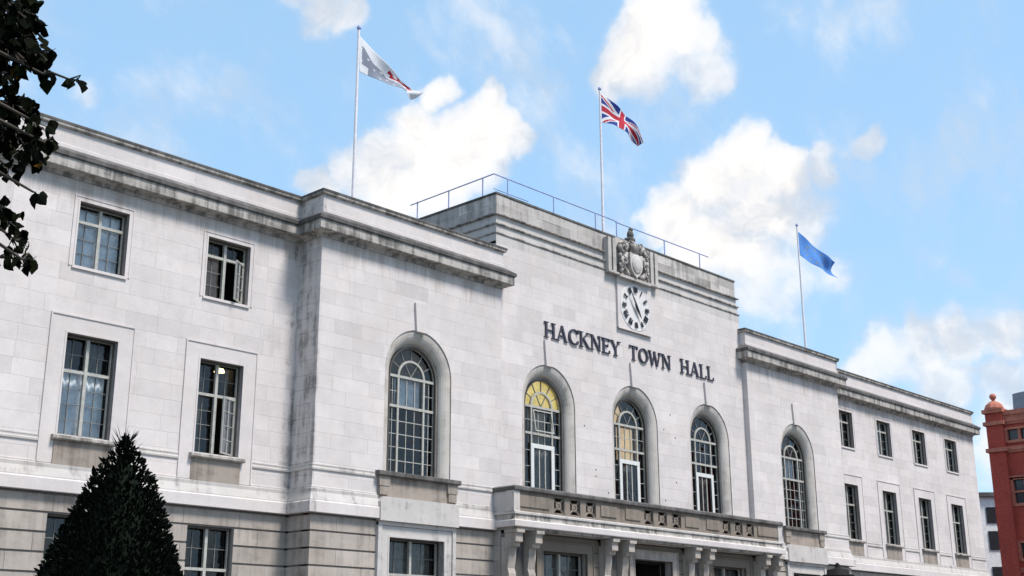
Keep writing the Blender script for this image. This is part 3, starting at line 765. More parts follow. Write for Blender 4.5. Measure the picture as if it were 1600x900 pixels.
def word(txt, x0, x1, z, h, y, xs):
    tot = sum(glyph(c)[1] for c in txt)+.02*(len(txt)-1); k = (x1-x0)/(tot*h); x = x0
    for ch in txt:
        b, W = glyph(ch); mb = MB()
        for i, (p, q, r_, s_, wd) in enumerate(b):
            d = Vector(((r_-p)*k, s_-q)); L_ = d.length; d /= L_; nn = Vector((-d.y, d.x))*wd/2
            if abs(d.x) > .99: nn = Vector((0, wd/2*(1 if d.x > 0 else -1)))
            P0, P1 = Vector((p*k, q)), Vector((r_*k, s_))
            if abs(d.y) < .999 and abs(d.x) < .99: nn = Vector((-wd/2*k*(1 if d.y > 0 else -1), 0))
            elif abs(d.y) >= .999: nn = Vector((-wd/2*k*(1 if d.y > 0 else -1), 0))
            if ch in 'CO': e_ = Vector((-d.y, d.x))*wd/2; nn = Vector((e_.x*k, e_.y)); P0 = P0-d*.008; P1 = P1+d*.008
            pl = [P0-nn, P1-nn, P1+nn, P0+nn]
            poly = [(x+p_.x*h, z+p_.y*h) for p_ in pl]
            a_ = sum(poly[j][0]*poly[(j+1) % 4][1]-poly[(j+1) % 4][0]*poly[j][1] for j in range(4))
            if a_ < 0: poly = poly[::-1]
            mb.prism(poly, y-.055-.0013*i, y-.012+.0005*i)
        mb.build('letter', M['letter'], hall)
        x += (W+.02)*h*k
word('HACKNEY', -4.74, -.74, 11.71, .53, d2, 0)
word('TOWN', -.26, 2.22, 11.72, .53, d2, 0)
word('HALL', 2.79, 4.97, 11.74, .53, d2, 0)

# ---------------------------------------------------------------- clock
ck = MB(); cx, cz = .10, 13.66
ck.box(cx-.98, cx+.98, d2-.085, d2+.01, 12.79, 14.62).box(cx-.98, cx+.98, d2-.10, d2-.083, 12.74, 12.795)
clock = ck.build('clock', M['ashlar'], hall)
MB().lathe([(.86, -.02), (.86, .012), (.84, .018), (.81, .014), (.81, .01)], (cx, d2-.085, cz), 40, 'y').build('dial', M['dial'], clock)
ROM = ['XII', 'I', 'II', 'III', 'IIII', 'V', 'VI', 'VII', 'VIII', 'IX', 'X', 'XI']
for i, s in enumerate(ROM):
    mb = MB(); h = .20; wch = {'I': .05, 'V': .10, 'X': .11}; W = sum(wch[c] for c in s); x = -W/2; k = 0
    a = -rad(30*i)
    def q(px_, pz_): return (cx+.655*math.sin(-a)+px_*math.cos(a)-pz_*math.sin(a), cz+.655*math.cos(a)+px_*math.sin(a)+pz_*math.cos(a))
    for c in s:
        xm = x+wch[c]/2; strokes = {'I': [(0, 0, .034)], 'V': [(-.035, 0, .036), (.035, 0, .02)], 'X': [(-.035, .035, .036), (.035, -.035, .02)]}[c]
        for top, bot, wd in strokes:
            mb.prism([q(xm+bot-wd/2, -h/2), q(xm+bot+wd/2, -h/2), q(xm+top+wd/2, h/2), q(xm+top-wd/2, h/2)], d2-.150-.001*k, d2-.118); k += 1
        x += wch[c]
    mb.build('numeral', M['black'], clock)
def hand(ang, L_, w, tail, y):
    a = -rad(ang); mb = MB()
    def q(px_, pz_): return (cx+px_*math.cos(a)-pz_*math.sin(a), cz+px_*math.sin(a)+pz_*math.cos(a))
    mb.prism([q(-w*.3, -tail), q(w*.3, -tail), q(w, .0), q(w*.8, L_*.45), q(.012, L_), q(-.012, L_), q(-w*.8, L_*.45), q(-w, 0)], y-.012, y)
    return mb.build('hand', M['black'], clock)
hand(328, .66, .045, .2, d2-.19); hand(145, .44, .075, .15, d2-.165)

for u, v in ((1047, 648), (1037, 671), (1055, 684), (1057, 754), (1040, 782), (931, 734), (931, 744), (951, 770), (913, 665)):
    q = on_y(u, v, d2); MB().lathe([(.023, -.03), (.023, .012), (.012, .02)], (q.x, d2, q.z), 8, 'y').build('wall_bolt', M['iron'], hall)

# ---------------------------------------------------------------- coat of arms
ab = MB()
for s in (-1, 1):
    for x in (1.36, 1.10): ab.box(*sorted((s*(x-.09), s*(x+.09))), d2-.17, d2+.05, 14.72, 15.98)
    ab.box(*sorted((s*1.48, s*.9)), d2-.21, d2+.05, 14.66, 14.73)
    ab.box(*sorted((s*.94, s*1.0)), d2-.10, d2+.05, 14.73, 15.92)
ab.box(-.9, .9, d2-.25, d2+.05, 14.60, 14.70)
ab.box(-.88, .88, d2-.03, d2+.16, 14.70, 16.14)
arms = ab.build('coat_of_arms', M['attic'], hall)
sh = MB(); P_ = [(-.36, 15.62), (-.36, 15.2), (-.30, 14.98), (-.16, 14.82), (0, 14.72), (.16, 14.82), (.30, 14.98), (.36, 15.2), (.36, 15.62), (.18, 15.58), (0, 15.64), (-.18, 15.58)]
sh.prism(P_, d2-.30, d2-.05); sh.lathe([(.30, 0), (.26, .05), (.15, .085), (.01, .095)], (0, d2-.29, 15.22), 14, 'y', (1, 1.25, 1)); sh.build('shield', M['attic_low'], arms)
for s in (-1, 1):
    sp = MB()
    path = [(.30, 14.78), (.50, 14.86), (.66, 15.0), (.72, 15.2), (.62, 15.36), (.50, 15.42), (.52, 15.58), (.66, 15.66), (.78, 15.62), (.80, 15.8), (.66, 15.94), (.50, 15.92)]
    sp.tube([Vector((s*x, d2-.16-.04*math.sin(i*1.7), z)) for i, (x, z) in enumerate(path)], [.07, .10, .10, .09, .10, .11, .10, .085, .07, .08, .08, .06], 8)
    for x, z, r_ in ((.50, 15.50, .13), (.66, 15.15, .14), (.60, 15.78, .13), (.78, 15.42, .08), (.42, 15.85, .12), (.74, 14.88, .09), (.80, 15.05, .07)):
        sp.ball((s*x, d2-.18, z), r_, 8, (1, .8, 1.15))
    sp.build('supporter', M['attic'], arms, True)
for s in (-1, 1):
    sc_ = MB()
    for (x0, z0, r0, turn) in ((.62, 15.74, .20, 1), (.60, 15.26, .17, -1), (.66, 14.92, .13, 1), (.30, 16.0, .13, -1)):
        pts = [Vector((s*(x0+r0*(1-i/15)*math.cos(turn*i*.62)), d2-.20-.012*i, z0+r0*(1-i/15)*math.sin(turn*i*.62))) for i in range(13)]
        sc_.tube(pts, [.05-.002*i for i in range(13)], 6)
    sc_.build('mantling', M['cornice'], arms, True)
hm = MB(); hm.ball((0, d2-.22, 15.80), .19, 12, (1, .9, 1.2)); hm.ball((0, d2-.30, 15.74), .12, 8, (1, .7, .6))
for i in range(7):
    t = rad(i*30); hm.ball((.28*math.cos(t), d2-.14, 15.86+.22*math.sin(t)), .085, 7)
hm.build('helmet', M['cornice'], arms, True)
cr = MB(); cr.box(-.15, .15, d2-.16, d2+.1, 16.15, 16.28).ball((0, d2-.05, 16.40), .15, 9, (1, .8, 1.3)).ball((.02, d2-.06, 16.60), .09, 8); cr.build('crest', M['coping'], arms, True)

# ---------------------------------------------------------------- balcony
by = -.95; bw = 7.38
bb = MB()
pth = [(-bw, .0), (-bw, by), (bw, by), (bw, .0)]
def inset(o): return [(-bw+o, .12), (-bw+o, by+o), (bw-o, by+o), (bw-o, .12)]
bb.sweep(inset(.06), [(-.3, 5.33), (.07, 5.33), (.08, 5.35), (.09, 5.50), (.06, 5.53), (-.3, 5.53)])
bb.box(-bw+.3, bw-.3, by+.3, d2, 5.27, 5.75)
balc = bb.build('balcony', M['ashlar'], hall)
MB().sweep(inset(.06), [(-.3, 5.26), (-.03, 5.26), (-.03, 5.33), (-.3, 5.33)]).sweep(inset(.06), [(-.3, 5.53), (.05, 5.53), (.01, 5.58), (.0, 5.70), (-.3, 5.70)]).build('weathered_moulding', M['cornice'], balc)
MB().sweep(inset(.06), [(-.3, 5.70), (.04, 5.70), (.045, 5.76), (.0, 5.785), (-.3, 5.795)]).build('balcony_ledge', M['band'], balc)
MB().sweep(inset(.0), [(-.34, 6.38), (-.02, 6.38), (0, 6.41), (0, 6.49), (-.04, 6.53), (-.34, 6.54)]).build('balcony_coping', M['coping'], balc)
# parapet wall: solid stretches, pierced groups of three
yb0, yb1 = by+.10, by+.30
grp = [(-4.0, (-4.93, -4.18, -3.43)), (0, ()), (4.0, ())]
def gx(u): return on_y(u, 795, by+.1).x
gc = {}
cent = []
for tri in ((874, 899, 923.5), (1013.5, 1035, 1057), (1134, 1153, 1170.5)):
    cent.append([gx(u) for u in tri])
mid = cent[1][1]
cc = [x for tri in cent for x in tri]
hwg = .24
xs_ = [-bw+.06]
solids = []
last = -bw+.06
for x in cc:
    solids.append((last, x-hwg)); last = x+hwg
solids.append((last, bw-.06))
for a_, b_ in solids:
    n_ = max(1, round((b_-a_)/1.6))
    for i in range(n_):
        p_, q_ = a_+(b_-a_)*i/n_+.004, a_+(b_-a_)*(i+1)/n_-.004
        mb = MB().box(p_, q_, yb0+R.uniform(0, .006), yb1, 5.785, 6.385)
        if q_-p_ > .9: mb.box(p_+.22, q_-.22, yb0-.03, yb0+.03, 5.93, 6.27)
        mb.build('parapet_block', M['balcony'], balc)
for x in cc:
    mb = MB(); mb.box(x-hwg, x+hwg, yb0+.012, yb1-.02, 5.785, 5.86).box(x-hwg, x+hwg, yb0+.012, yb1-.02, 6.31, 6.383)
    z0, z1, xa, xb = 5.86, 6.31, x-hwg, x+hwg
    for s in (0, 1):
        p, q = ((xa, z0), (xb, z1)) if s == 0 else ((xa, z1), (xb, z0))
        mb.bar((p[0], yb0+.06+.004*s, p[1]), (q[0], yb0+.06+.004*s, q[1]), .035, 6)
    mb.lathe([(.13, -.04), (.13, .04), (.07, .05), (.07, -.04)], (x, yb0+.07, (z0+z1)/2), 12, 'y')
    mb.build('grille', M['balcony'], balc)
MB().box(-bw+.4, bw-.4, yb1+.02, yb1+.05, 5.8, 6.36).build('balcony_lining', M['iron'], balc)
for sg in (-1, 1):
    MB().box(*sorted((sg*(bw-.06), sg*(bw-.30))), yb1, .0, 5.785, 6.385).box(*sorted((sg*(bw-.02), sg*(bw-.28))), yb0-.04, yb0+.3, 5.78, 6.388).build('end_pier', M['band'], balc)
for pc in (-6.72, -2.26, 2.26, 6.72):
    for s in (-1, 1):
        x = pc+s*.43
        br = MB(); pr = [(dg+.03, 5.255), (-.93, 5.255), (-.95, 5.20), (-.90, 5.12), (-.90, 4.90), (-.78, 4.86), (-.78, 4.78), (-.64, 4.74), (-.62, 4.45), (-.57, 4.15), (-.62, 4.0), (-.62, 3.88), (-.53, 3.74), (dg+.03, 3.62)]
        n_ = len(pr)
        br.add([(x-.15, y, z) for y, z in pr]+[(x+.15, y, z) for y, z in pr], [tuple(range(n_)), tuple(range(2*n_-1, n_-1, -1))]+[(i, (i+1) % n_, (i+1) % n_+n_, i+n_)[::-1] for i in range(n_)])
        br.box(x-.17, x+.17, -.97, dg+.02, 5.16, 5.252)
        br.build('bracket', M['ashlar_dark'], hall)
    MB().box(pc-.6, pc+.6, -.45, dg+.02, 5.05, 5.25).box(pc-.27, pc+.27, -.40, dg+.02, 3.4, 5.05).build('shaded_bracket_backing', M['coping'], hall)  # dark stone stands in for shade in the hollow between brackets
# entrance steps
st = MB()
for i in range(5): st.box(-3-.3*(4-i), 3+.3*(4-i), dg-.35*(5-i), dg+.3, .004+.0*i, .15*(i+1)-.02)
st.build('steps', M['ashlar_dark'], hall)

# ---------------------------------------------------------------- roof railing
rl = MB(); zt = 16.88; yr = d2+.22
rl.bar((-6.85, yr, zt), (-.62, yr, zt), .022).bar((-6.85, yr, zt), (-6.85, 4.5, zt-.05), .022)
rl.bar((-6.85, yr, 16.36), (-5.2, yr, 16.36), .016)
rl.bar((-.62, yr, zt), (-.1, yr+.1, zt+.02), .02).bar((-.5, yr, zt-.04), (5.35, yr, zt), .022)
rail = rl.build('railing', M['rail'], hall)
for x in (-6.2, -3.9, -1.65, -.45, 2.45, 4.75): MB().bar((x, yr, 16.15), (x, yr, zt), .024).build('post', M['rail'], rail)
for y in (.96, 2.58, 4.15): MB().bar((-6.85, y, 16.15), (-6.85, y, zt-.01), .024).build('post', M['rail'], rail)

# ---------------------------------------------------------------- emit the stones
STONES.sort(key=lambda s: -s[0])
mats_used = sorted({s[4] for s in STONES})
def tinted(o, ts):
    a = o.data.attributes.new('tint', 'FLOAT', 'FACE'); a.data.foreach_set('value', ts)
for area, vs, fs, t, m in STONES[:300]:
    mb = MB().add(vs, fs); o = mb.build('stone', M[m], hall); tinted(o, [t]*len(fs))
rest = MB(); ts = []
for area, vs, fs, t, m in STONES[300:]:
    rest.m = mats_used.index(m); rest.add(vs, fs); ts += [t]*len(fs)
o = rest.build('stonework', [M[m] for m in mats_used], hall, kind='stuff'); tinted(o, ts)

# ---------------------------------------------------------------- flagpoles and flags
def pole(x, y, zb, zt_, r, label):
    e = empty('flagpole', (x, y, zb)); thing(e, label, 'flagpole', 'flagpoles on the town hall roof')
    MB().bar((0, 0, 0), (0, 0, zt_-zb), r, 10, r*.7).build('pole', M['pole'], e)
    MB().lathe([(r*.7, -.03), (r*1.25, 0), (r*1.3, .05), (r*.9, .10), (.01, .13)], (0, 0, zt_-zb), 10).build('finial', M['rail'], e)
    MB().lathe([(r*2.4, 0), (r*2.4, .06), (r*1.3, .09), (r*1.3, .3)], (0, 0, 0), 10).build('base', M['iron'], e)
    return e
PL = on_y(561, 45, .5); PM = on_y(937, 140, 1.5); PR_ = on_y(1245, 353, .5)
pole(PL.x, .5, 13.68, PL.z, .052, 'leftmost white flagpole, standing behind the parapet and flying the grey-shaded white flag')
pole(PM.x, 1.5, 16.19, PM.z, .054, 'tallest middle flagpole, on the attic roof behind the carved coat of arms')
pole(PR_.x, .5, 13.68, PR_.z, .048, 'rightmost white flagpole, flying the blue starred flag over the far tower')
def curve(pts, t):
    k = len(pts)-1; f = max(0, min(k-1e-6, t*k)); i = int(f); f -= i
    p0, p1, p2, p3 = pts[max(0, i-1)], pts[i], pts[i+1], pts[min(k, i+2)]
    return [.5*((2*b)+(-a+c)*f+(2*a-5*b+4*c-d)*f*f+(-a+3*b-3*c+d)*f**3) for a, b, c, d in zip(p0, p1, p2, p3)]
def flag(name, top, bot, y, pat, mats_, label, cat, nu=72, nv=40, wave=.13, ph=0):
    T_ = [tuple(on_y(u, v, y)[i] for i in (0, 2)) for u, v in top]; B_ = [tuple(on_y(u, v, y)[i] for i in (0, 2)) for u, v in bot]
    mb = MB(); vs = []
    for i in range(nu+1):
        u = i/nu; t, b = curve(T_, u), curve(B_, u)
        for j in range(nv+1):
            v = j/nv
            yy = y+wave*(u**.7)*(math.sin(7.5*u-3.2*v+ph)+.45*math.sin(15*u+5*v+ph))+.25*u*v*(1-v)*4*.5
            zz = b[1]+(t[1]-b[1])*v+.03*u*math.sin(9*u+4*v)
            vs.append((b[0]+(t[0]-b[0])*v, yy, zz))
    fs = []; 
    for i in range(nu):
        for j in range(nv):
            fs.append((i*(nv+1)+j, (i+1)*(nv+1)+j, (i+1)*(nv+1)+j+1, i*(nv+1)+j+1)); mb.mi.append(pat((i+.5)/nu, (j+.5)/nv))
    mb.v = vs; mb.f = fs
    o = mb.build(name, mats_, None, True); sd = o.modifiers.new('cloth', 'SOLIDIFY'); sd.thickness = .006
    # put the origin at the hoist
    c = Vector(vs[0]); o.data.transform(Matrix.Translation(-c)); o.location = c
    thing(o, label, cat, None)
    return o
def cloth(name, c):
    m, b = mat(name)
    b.inputs['Base Color'].default_value = (*c, 1); b.inputs['Roughness'].default_value = .85
    out = [n for n in nt.nodes if n.type == 'OUTPUT_MATERIAL'][0]
    tl = N('ShaderNodeBsdfTranslucent'); tl.inputs[0].default_value = (*c, 1)
    mx = N('ShaderNodeMixShader'); mx.inputs[0].default_value = .4
    nt.links.new(b.outputs[0], mx.inputs[1]); nt.links.new(tl.outputs[0], mx.inputs[2]); nt.links.new(mx.outputs[0], out.inputs['Surface'])
    return m
cw_, cr_, cb_, cg_, ce_, cy_ = cloth('white_cloth', (.80, .80, .82)), cloth('red_cloth', (.55, .03, .06)), cloth('navy_cloth', (.02, .05, .30)), cloth('shaded_white_cloth', (.30, .33, .40)), cloth('azure_cloth', (.12, .33, .72)), cloth('dimmed_gold_cloth', (.32, .33, .30))  # grey is painted shading of the white flag; gold is dimmed as if backlit
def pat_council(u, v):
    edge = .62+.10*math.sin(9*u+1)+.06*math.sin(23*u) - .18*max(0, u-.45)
    if .05 < u < .78 and v < edge and not (u < .16 and v < .25) and (math.sin(31*u)*math.sin(17*v+2) < .86): return 2  # grey area: shaded part of the cloth, painted into the pattern
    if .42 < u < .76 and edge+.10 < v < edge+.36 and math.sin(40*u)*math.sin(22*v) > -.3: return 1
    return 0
def pat_union(u, v):
    x, y = (u-.5)*2, (v-.5)                                     # 2:1 flag, y in -.5...5
    if abs(x) < .10 or abs(y) < .10: return 1
    if abs(x) < .167 or abs(y) < .167: return 0
    s = 1 if x*y > 0 else -1
    d = (abs(y)-abs(x)*.5)/1.118
    # counterchanged saltire
    dd = d*(1 if x*y*x > 0 or True else 1)
    side = (1 if (x < 0) == (y > 0) else -1)
    if abs(d) < .10:
        if side > 0: return 1 if (-.067 < d < 0) else 0
        return 1 if (0 < d < .067) else 0
    return 2
def pat_stars(u, v):
    for k in range(12):
        a = rad(30*k); x, y = (u-.5)*1.5-.33*math.cos(a), (v-.5)-.33*math.sin(a)
        if x*x+y*y < .036**2:
            return 1  # star colour dimmed to look backlit
    return 0
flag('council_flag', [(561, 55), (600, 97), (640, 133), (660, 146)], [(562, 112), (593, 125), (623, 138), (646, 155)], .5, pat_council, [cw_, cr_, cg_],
     'white flag with painted-in grey shading and red crest drooping from the leftmost roof pole', 'flag', wave=.10)
flag('union_flag', [(939, 147), (959, 161), (977, 176), (990, 192), (1004, 224)], [(941, 191), (956, 194), (969, 201), (984, 213), (1000, 227)], 1.5, pat_union, [cw_, cr_, cb_],
     'red white and blue union flag hanging from the middle roof pole', 'flag', wave=.12, ph=1)
flag('starred_flag', [(1246, 361), (1264, 376), (1287, 397), (1305, 410)], [(1250, 398), (1264, 410), (1287, 421), (1308, 435)], .5, pat_stars, [ce_, cy_],
     'blue flag with a faint ring of small stars on the rightmost roof pole', 'flag', wave=.10, ph=2)

# ---------------------------------------------------------------- entrance lamps
def lamp(x, y, top, label):
    e = empty('lamp_standard', (x, y, 0)); thing(e, label, 'street lamp', 'lamp standards flanking the entrance')
    MB().lathe([(.42, 0), (.42, .5), (.34, .55), (.30, .9), (.14, 1.0), (.10, 1.2), (.085, 2.8), (.14, 2.9), (.09, 3.0), (.16, 3.2), (.05, 3.3)], (0, 0, 0), 14).build('post', M['iron'], e, True)
    t = top
    MB().lathe([(.22, 3.28), (.26, 3.32), (.26, 3.36), (.22, 3.38)], (0, 0, 0), 8).build('lantern_base', M['iron'], e)
    MB().lathe([(.20, 3.38), (.33, t-.42)], (0, 0, 0), 8).build('lantern_glass', M['glass'], e)
    ribs = MB()
    for k in range(8):
        a = 2*math.pi*k/8; ribs.bar((.205*math.cos(a), .205*math.sin(a), 3.37), (.34*math.cos(a), .34*math.sin(a), t-.41), .018, 5)
    ribs.build('lantern_rib', M['iron'], e)
    MB().lathe([(.50, t-.43), (.52, t-.40), (.50, t-.36), (.36, t-.33), (.34, t-.20), (.12, t-.15), (.07, t-.10), (.09, t-.05), (.05, t), (.01, t+.03)], (0, 0, 0), 16).build('lantern_cap', M['iron'], e, True)
    return e
def ray_z(u, v, z): d = ray(u, v); return CAM+d*((z-CAM.z)/d.z)
LR_, LL_ = ray_z(1308, 879, 4.53), ray_z(789, 889, 4.53)
lamp(LR_.x, LR_.y, 4.50, 'black iron lantern by the far side of the entrance, below the right tower')
lamp(LL_.x, LL_.y, 4.50, 'black iron lantern by the near side of the entrance, its finial just showing')

# ---------------------------------------------------------------- yew cone
def yew():
    bx, by_ = -24.88, -9.6; H = 4.72
    e = empty('yew_tree', (bx, by_, 0)); thing(e, 'dark clipped conical yew tree standing before the left wing', 'tree')
    rr = random.Random(3)
    MB().bar((0, 0, 0), (0, 0, 1.0), .16, 8, .12).build('trunk', plain('yew_bark', (.10, .06, .04), .95), e)
    def rad_at(z):
        T_ = [(0, 1.35), (.4, 1.5), (1, 1.47), (2, 1.18), (2.78, .95), (3.23, .80), (3.67, .63), (4.12, .45), (4.5, .20), (H, .03), (H+1, .02)]
        for (p, q), (r_, w_) in zip(T_, T_[1:]):
            if z <= r_: return q+(w_-q)*(z-p)/(r_-p)
        return .02
    # dense twiggy heart so that no daylight shows through
    cb = MB(); prof = [(max(.02, rad_at(z)-.22), z) for z in lin(.25, H-.25, 12)]
    cb.lathe(prof, (0, 0, 0), 20)
    n = 42000
    for i in range(n):
        z = H*(1-math.sqrt(rr.random()))*1.0+.15*rr.random()
        if z > H-.05: z = H-.05*rr.random()
        a = rr.uniform(0, 2*math.pi); lump = 1+.035*math.sin(3*a+z*2.1)+.04*math.sin(7*a-z*3.7)
        r_ = max(.01, rad_at(z)*lump-rr.random()**2*.22-.03)
        p = Vector((r_*math.cos(a), r_*math.sin(a), z))
        o = Vector((math.cos(a), math.sin(a), rr.uniform(.3, 1.5)))+Vector((rr.uniform(-.6, .6), rr.uniform(-.6, .6), rr.uniform(-.3, .5)))
        o.normalize(); L_ = rr.uniform(.035, .085) if rr.random() < .99 else rr.uniform(.09, .18)
        s = o.cross(Vector((rr.uniform(-1, 1), rr.uniform(-1, 1), rr.uniform(-1, 1)))).normalized()*L_*.16
        q = o.cross(s).normalized()*L_*.16
        cb.add([p-s, p+o*L_*.55-s*1.3, p+o*L_, p+o*L_*.55+s*1.3, p+s], [(0, 1, 2, 3, 4)])
        cb.add([p-q, p+o*L_*.6-q*1.2, p+o*L_*.95, p+o*L_*.6+q*1.2, p+q], [(0, 1, 2, 3, 4)])
    for i in range(70):                                       # spiky leader tuft
        a = rr.uniform(0, 6.28); p = Vector((.05*math.cos(a), .05*math.sin(a), H-rr.uniform(.05, .5)))
        o = Vector((math.cos(a)*rr.uniform(.2, 1), math.sin(a)*rr.uniform(.2, 1), rr.uniform(.7, 1.5))).normalized(); L_ = rr.uniform(.15, .34)
        s = o.orthogonal().normalized()*.018
        cb.add([p-s, p+o*L_*.6-s, p+o*L_, p+o*L_*.6+s, p+s], [(0, 1, 2, 3, 4)])
    m, b = mat('yew_needles'); g_ = N('ShaderNodeNewGeometry')
    f = g_.outputs['Random Per Island']
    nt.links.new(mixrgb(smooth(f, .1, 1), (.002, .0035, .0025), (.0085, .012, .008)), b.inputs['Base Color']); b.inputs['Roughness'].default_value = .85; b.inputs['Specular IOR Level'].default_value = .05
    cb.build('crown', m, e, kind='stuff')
yew()

# ---------------------------------------------------------------- overhanging broadleaf tree at the left
def lime():
    rr = random.Random(11)
    tp = at(-420, 700, 6.6); base = Vector((tp.x, tp.y, 0))
    e = empty('lime_tree', base); thing(e, 'broadleaved tree overhanging the top left corner with dark drooping leaves', 'tree')
    bark = plain('dark_bark', (.05, .04, .032), .95)
    m, b = mat('lime_leaf'); oi = N('ShaderNodeObjectInfo'); gi = N('ShaderNodeNewGeometry')
    f = fmath('FRACT', fmath('ADD', oi.outputs['Random'], gi.outputs['Random Per Island']))
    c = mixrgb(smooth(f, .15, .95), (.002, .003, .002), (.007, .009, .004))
    c = mixrgb(smooth(f, .985, .99), c, (.16, .08, .015))
    nt.links.new(c, b.inputs['Base Color']); b.inputs['Roughness'].default_value = .85; b.inputs['Specular IOR Level'].default_value = .02
    def leaf_mesh(L_, curl):
        W = L_*.42
        vs = [(0, 0, 0), (-W*.75, curl*.3*L_, .22*L_), (-W, curl*.5*L_, .48*L_), (-W*.55, curl*.3*L_, .78*L_), (0, -curl*.5*L_, 1.06*L_), (W*.55, curl*.3*L_, .78*L_), (W, curl*.5*L_, .48*L_), (W*.75, curl*.3*L_, .22*L_), (0, 0, .5*L_)]
        return vs, [(0, 8, 2, 1), (8, 4, 3, 2), (0, 7, 6, 8), (8, 6, 5, 4)]
    meshes = []
    for k in range(6):
        vs, fs = leaf_mesh(.058+.007*k, rr.uniform(-.25, .45)); me = bpy.data.meshes.new('leaf'); me.from_pydata(vs, [], fs); me.materials.append(m); meshes.append(me)
    clusters = [(5, 15, 50, 40, 70), (42, 40, 26, 46, 44), (20, 85, 48, 32, 54), (68, 92, 18, 20, 12), (8, 130, 24, 20, 14), (78, 122, 12, 10, 4), (118, 130, 11, 10, 4), (30, 172, 34, 18, 26), (8, 190, 28, 26, 22), (62, 200, 18, 18, 13),
                (20, 222, 34, 28, 32), (58, 240, 24, 24, 20), (78, 228, 9, 9, 4), (20, 268, 26, 14, 10), (62, 306, 7, 10, 2), (6, 330, 14, 18, 8), (18, 352, 20, 16, 10), (30, 382, 20, 16, 10), (10, 408, 20, 10, 7), (46, 412, 12, 10, 5)]
    count = 0; tw = MB(); fol = MB()
    limb0 = at(-260, 120, 6.6)
    hubs = []
    for u, v, ru, rv, n in clusters:
        D = rr.uniform(6.0, 7.0); hub = at(u-10, v-rv*.6, D); hubs.append((u, v, D, hub))
        for i in range(int(n*1.75)):
            a, q = rr.uniform(0, 6.28), math.sqrt(rr.random())
            p = at(u+ru*q*math.cos(a), v+rv*q*math.sin(a)-8, D+rr.uniform(-.3, .3))
            dr = Vector((rr.uniform(-.7, .7), rr.uniform(-.7, .7), rr.uniform(-1.3, -.2))).normalized()
            rot = dr.to_track_quat('Z', 'Y').to_matrix().to_4x4() @ Matrix.Rotation(rr.uniform(0, 6.28), 4, 'Z')
            sc_ = rr.uniform(.72, 1.1)
            if count < 290:
                o = bpy.data.objects.new('leaf', meshes[rr.randrange(6)]); col.objects.link(o); o.parent = e
                o.matrix_local = Matrix.Translation(p-base) @ rot @ Matrix.Scale(sc_, 4); count += 1
            else:
                M4 = Matrix.Translation(p-base) @ rot @ Matrix.Scale(sc_, 4); vs, fs = leaf_mesh(.072, .2)
                fol.add([M4 @ Vector(x) for x in vs], fs)
            if rr.random() < .65: tw.bar(hub-base, p-base, .005, 4, .0025)
    for u, v, D, hub in hubs:
        s0 = at(-60, v-70, D); tw.tube([at(-150, v-110, D)-base, s0-base, hub-base], [.02, .014, .006], 5)
        tw.bar(limb0-base, at(-150, v-110, D)-base, .04, 5, .02)
    for i in range(2600):                                     # crown beyond the frame edge
        p = at(rr.uniform(-900, -45), rr.gauss(-60, 230), rr.uniform(5, 9))
        if p.z < 2.4: continue
        dr = Vector((rr.uniform(-.7, .7), rr.uniform(-.7, .7), rr.uniform(-1.3, -.2))).normalized()
        M4 = Matrix.Translation(p-base) @ dr.to_track_quat('Z', 'Y').to_matrix().to_4x4() @ Matrix.Rotation(rr.uniform(0, 6.28), 4, 'Z')
        vs, fs = leaf_mesh(rr.uniform(.10, .14), rr.uniform(-.2, .4)); fol.add([M4 @ Vector(x) for x in vs], fs)
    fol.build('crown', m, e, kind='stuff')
    tw.build('twigs', bark, e)
    MB().tube([Vector((0, 0, 0)), Vector((.05, .1, 1.6)), Vector((.1, .05, 3.0)), limb0-base, limb0-base+Vector((.4, .3, 2))], [.30, .24, .20, .13, .06], 10).build('trunk', bark, e)
lime()

# ---------------------------------------------------------------- red brick building across the side street
def brickmat():
    m, b = mat('red_brick'); g_ = N('ShaderNodeNewGeometry'); P = g_.outputs['Position']
    sp = N('ShaderNodeSeparateXYZ'); nt.links.new(P, sp.inputs[0]); cb = N('ShaderNodeCombineXYZ')
    nt.links.new(fmath('ADD', sp.outputs['Y'], sp.outputs['X']), cb.inputs[0]); nt.links.new(sp.outputs['Z'], cb.inputs[1])
    br = N('ShaderNodeTexBrick'); nt.links.new(cb.outputs[0], br.inputs['Vector']); br.inputs['Scale'].default_value = 4.4
    br.inputs['Color1'].default_value = (.32, .032, .022, 1); br.inputs['Color2'].default_value = (.44, .055, .032, 1); br.inputs['Mortar'].default_value = (.22, .12, .09, 1); br.inputs['Mortar Size'].default_value = .012
    nn = noise(P, .8, 5); nt.links.new(mixrgb(smooth(nn.outputs['Fac'], .4, .75, 0, .4), br.outputs[0], (.18, .03, .02)), b.inputs['Base Color']); b.inputs['Roughness'].default_value = .9
    return m
M['brick'] = brickmat(); M['terra'] = plain('terracotta', (.40, .13, .085), .8, var=.2, nscale=3)
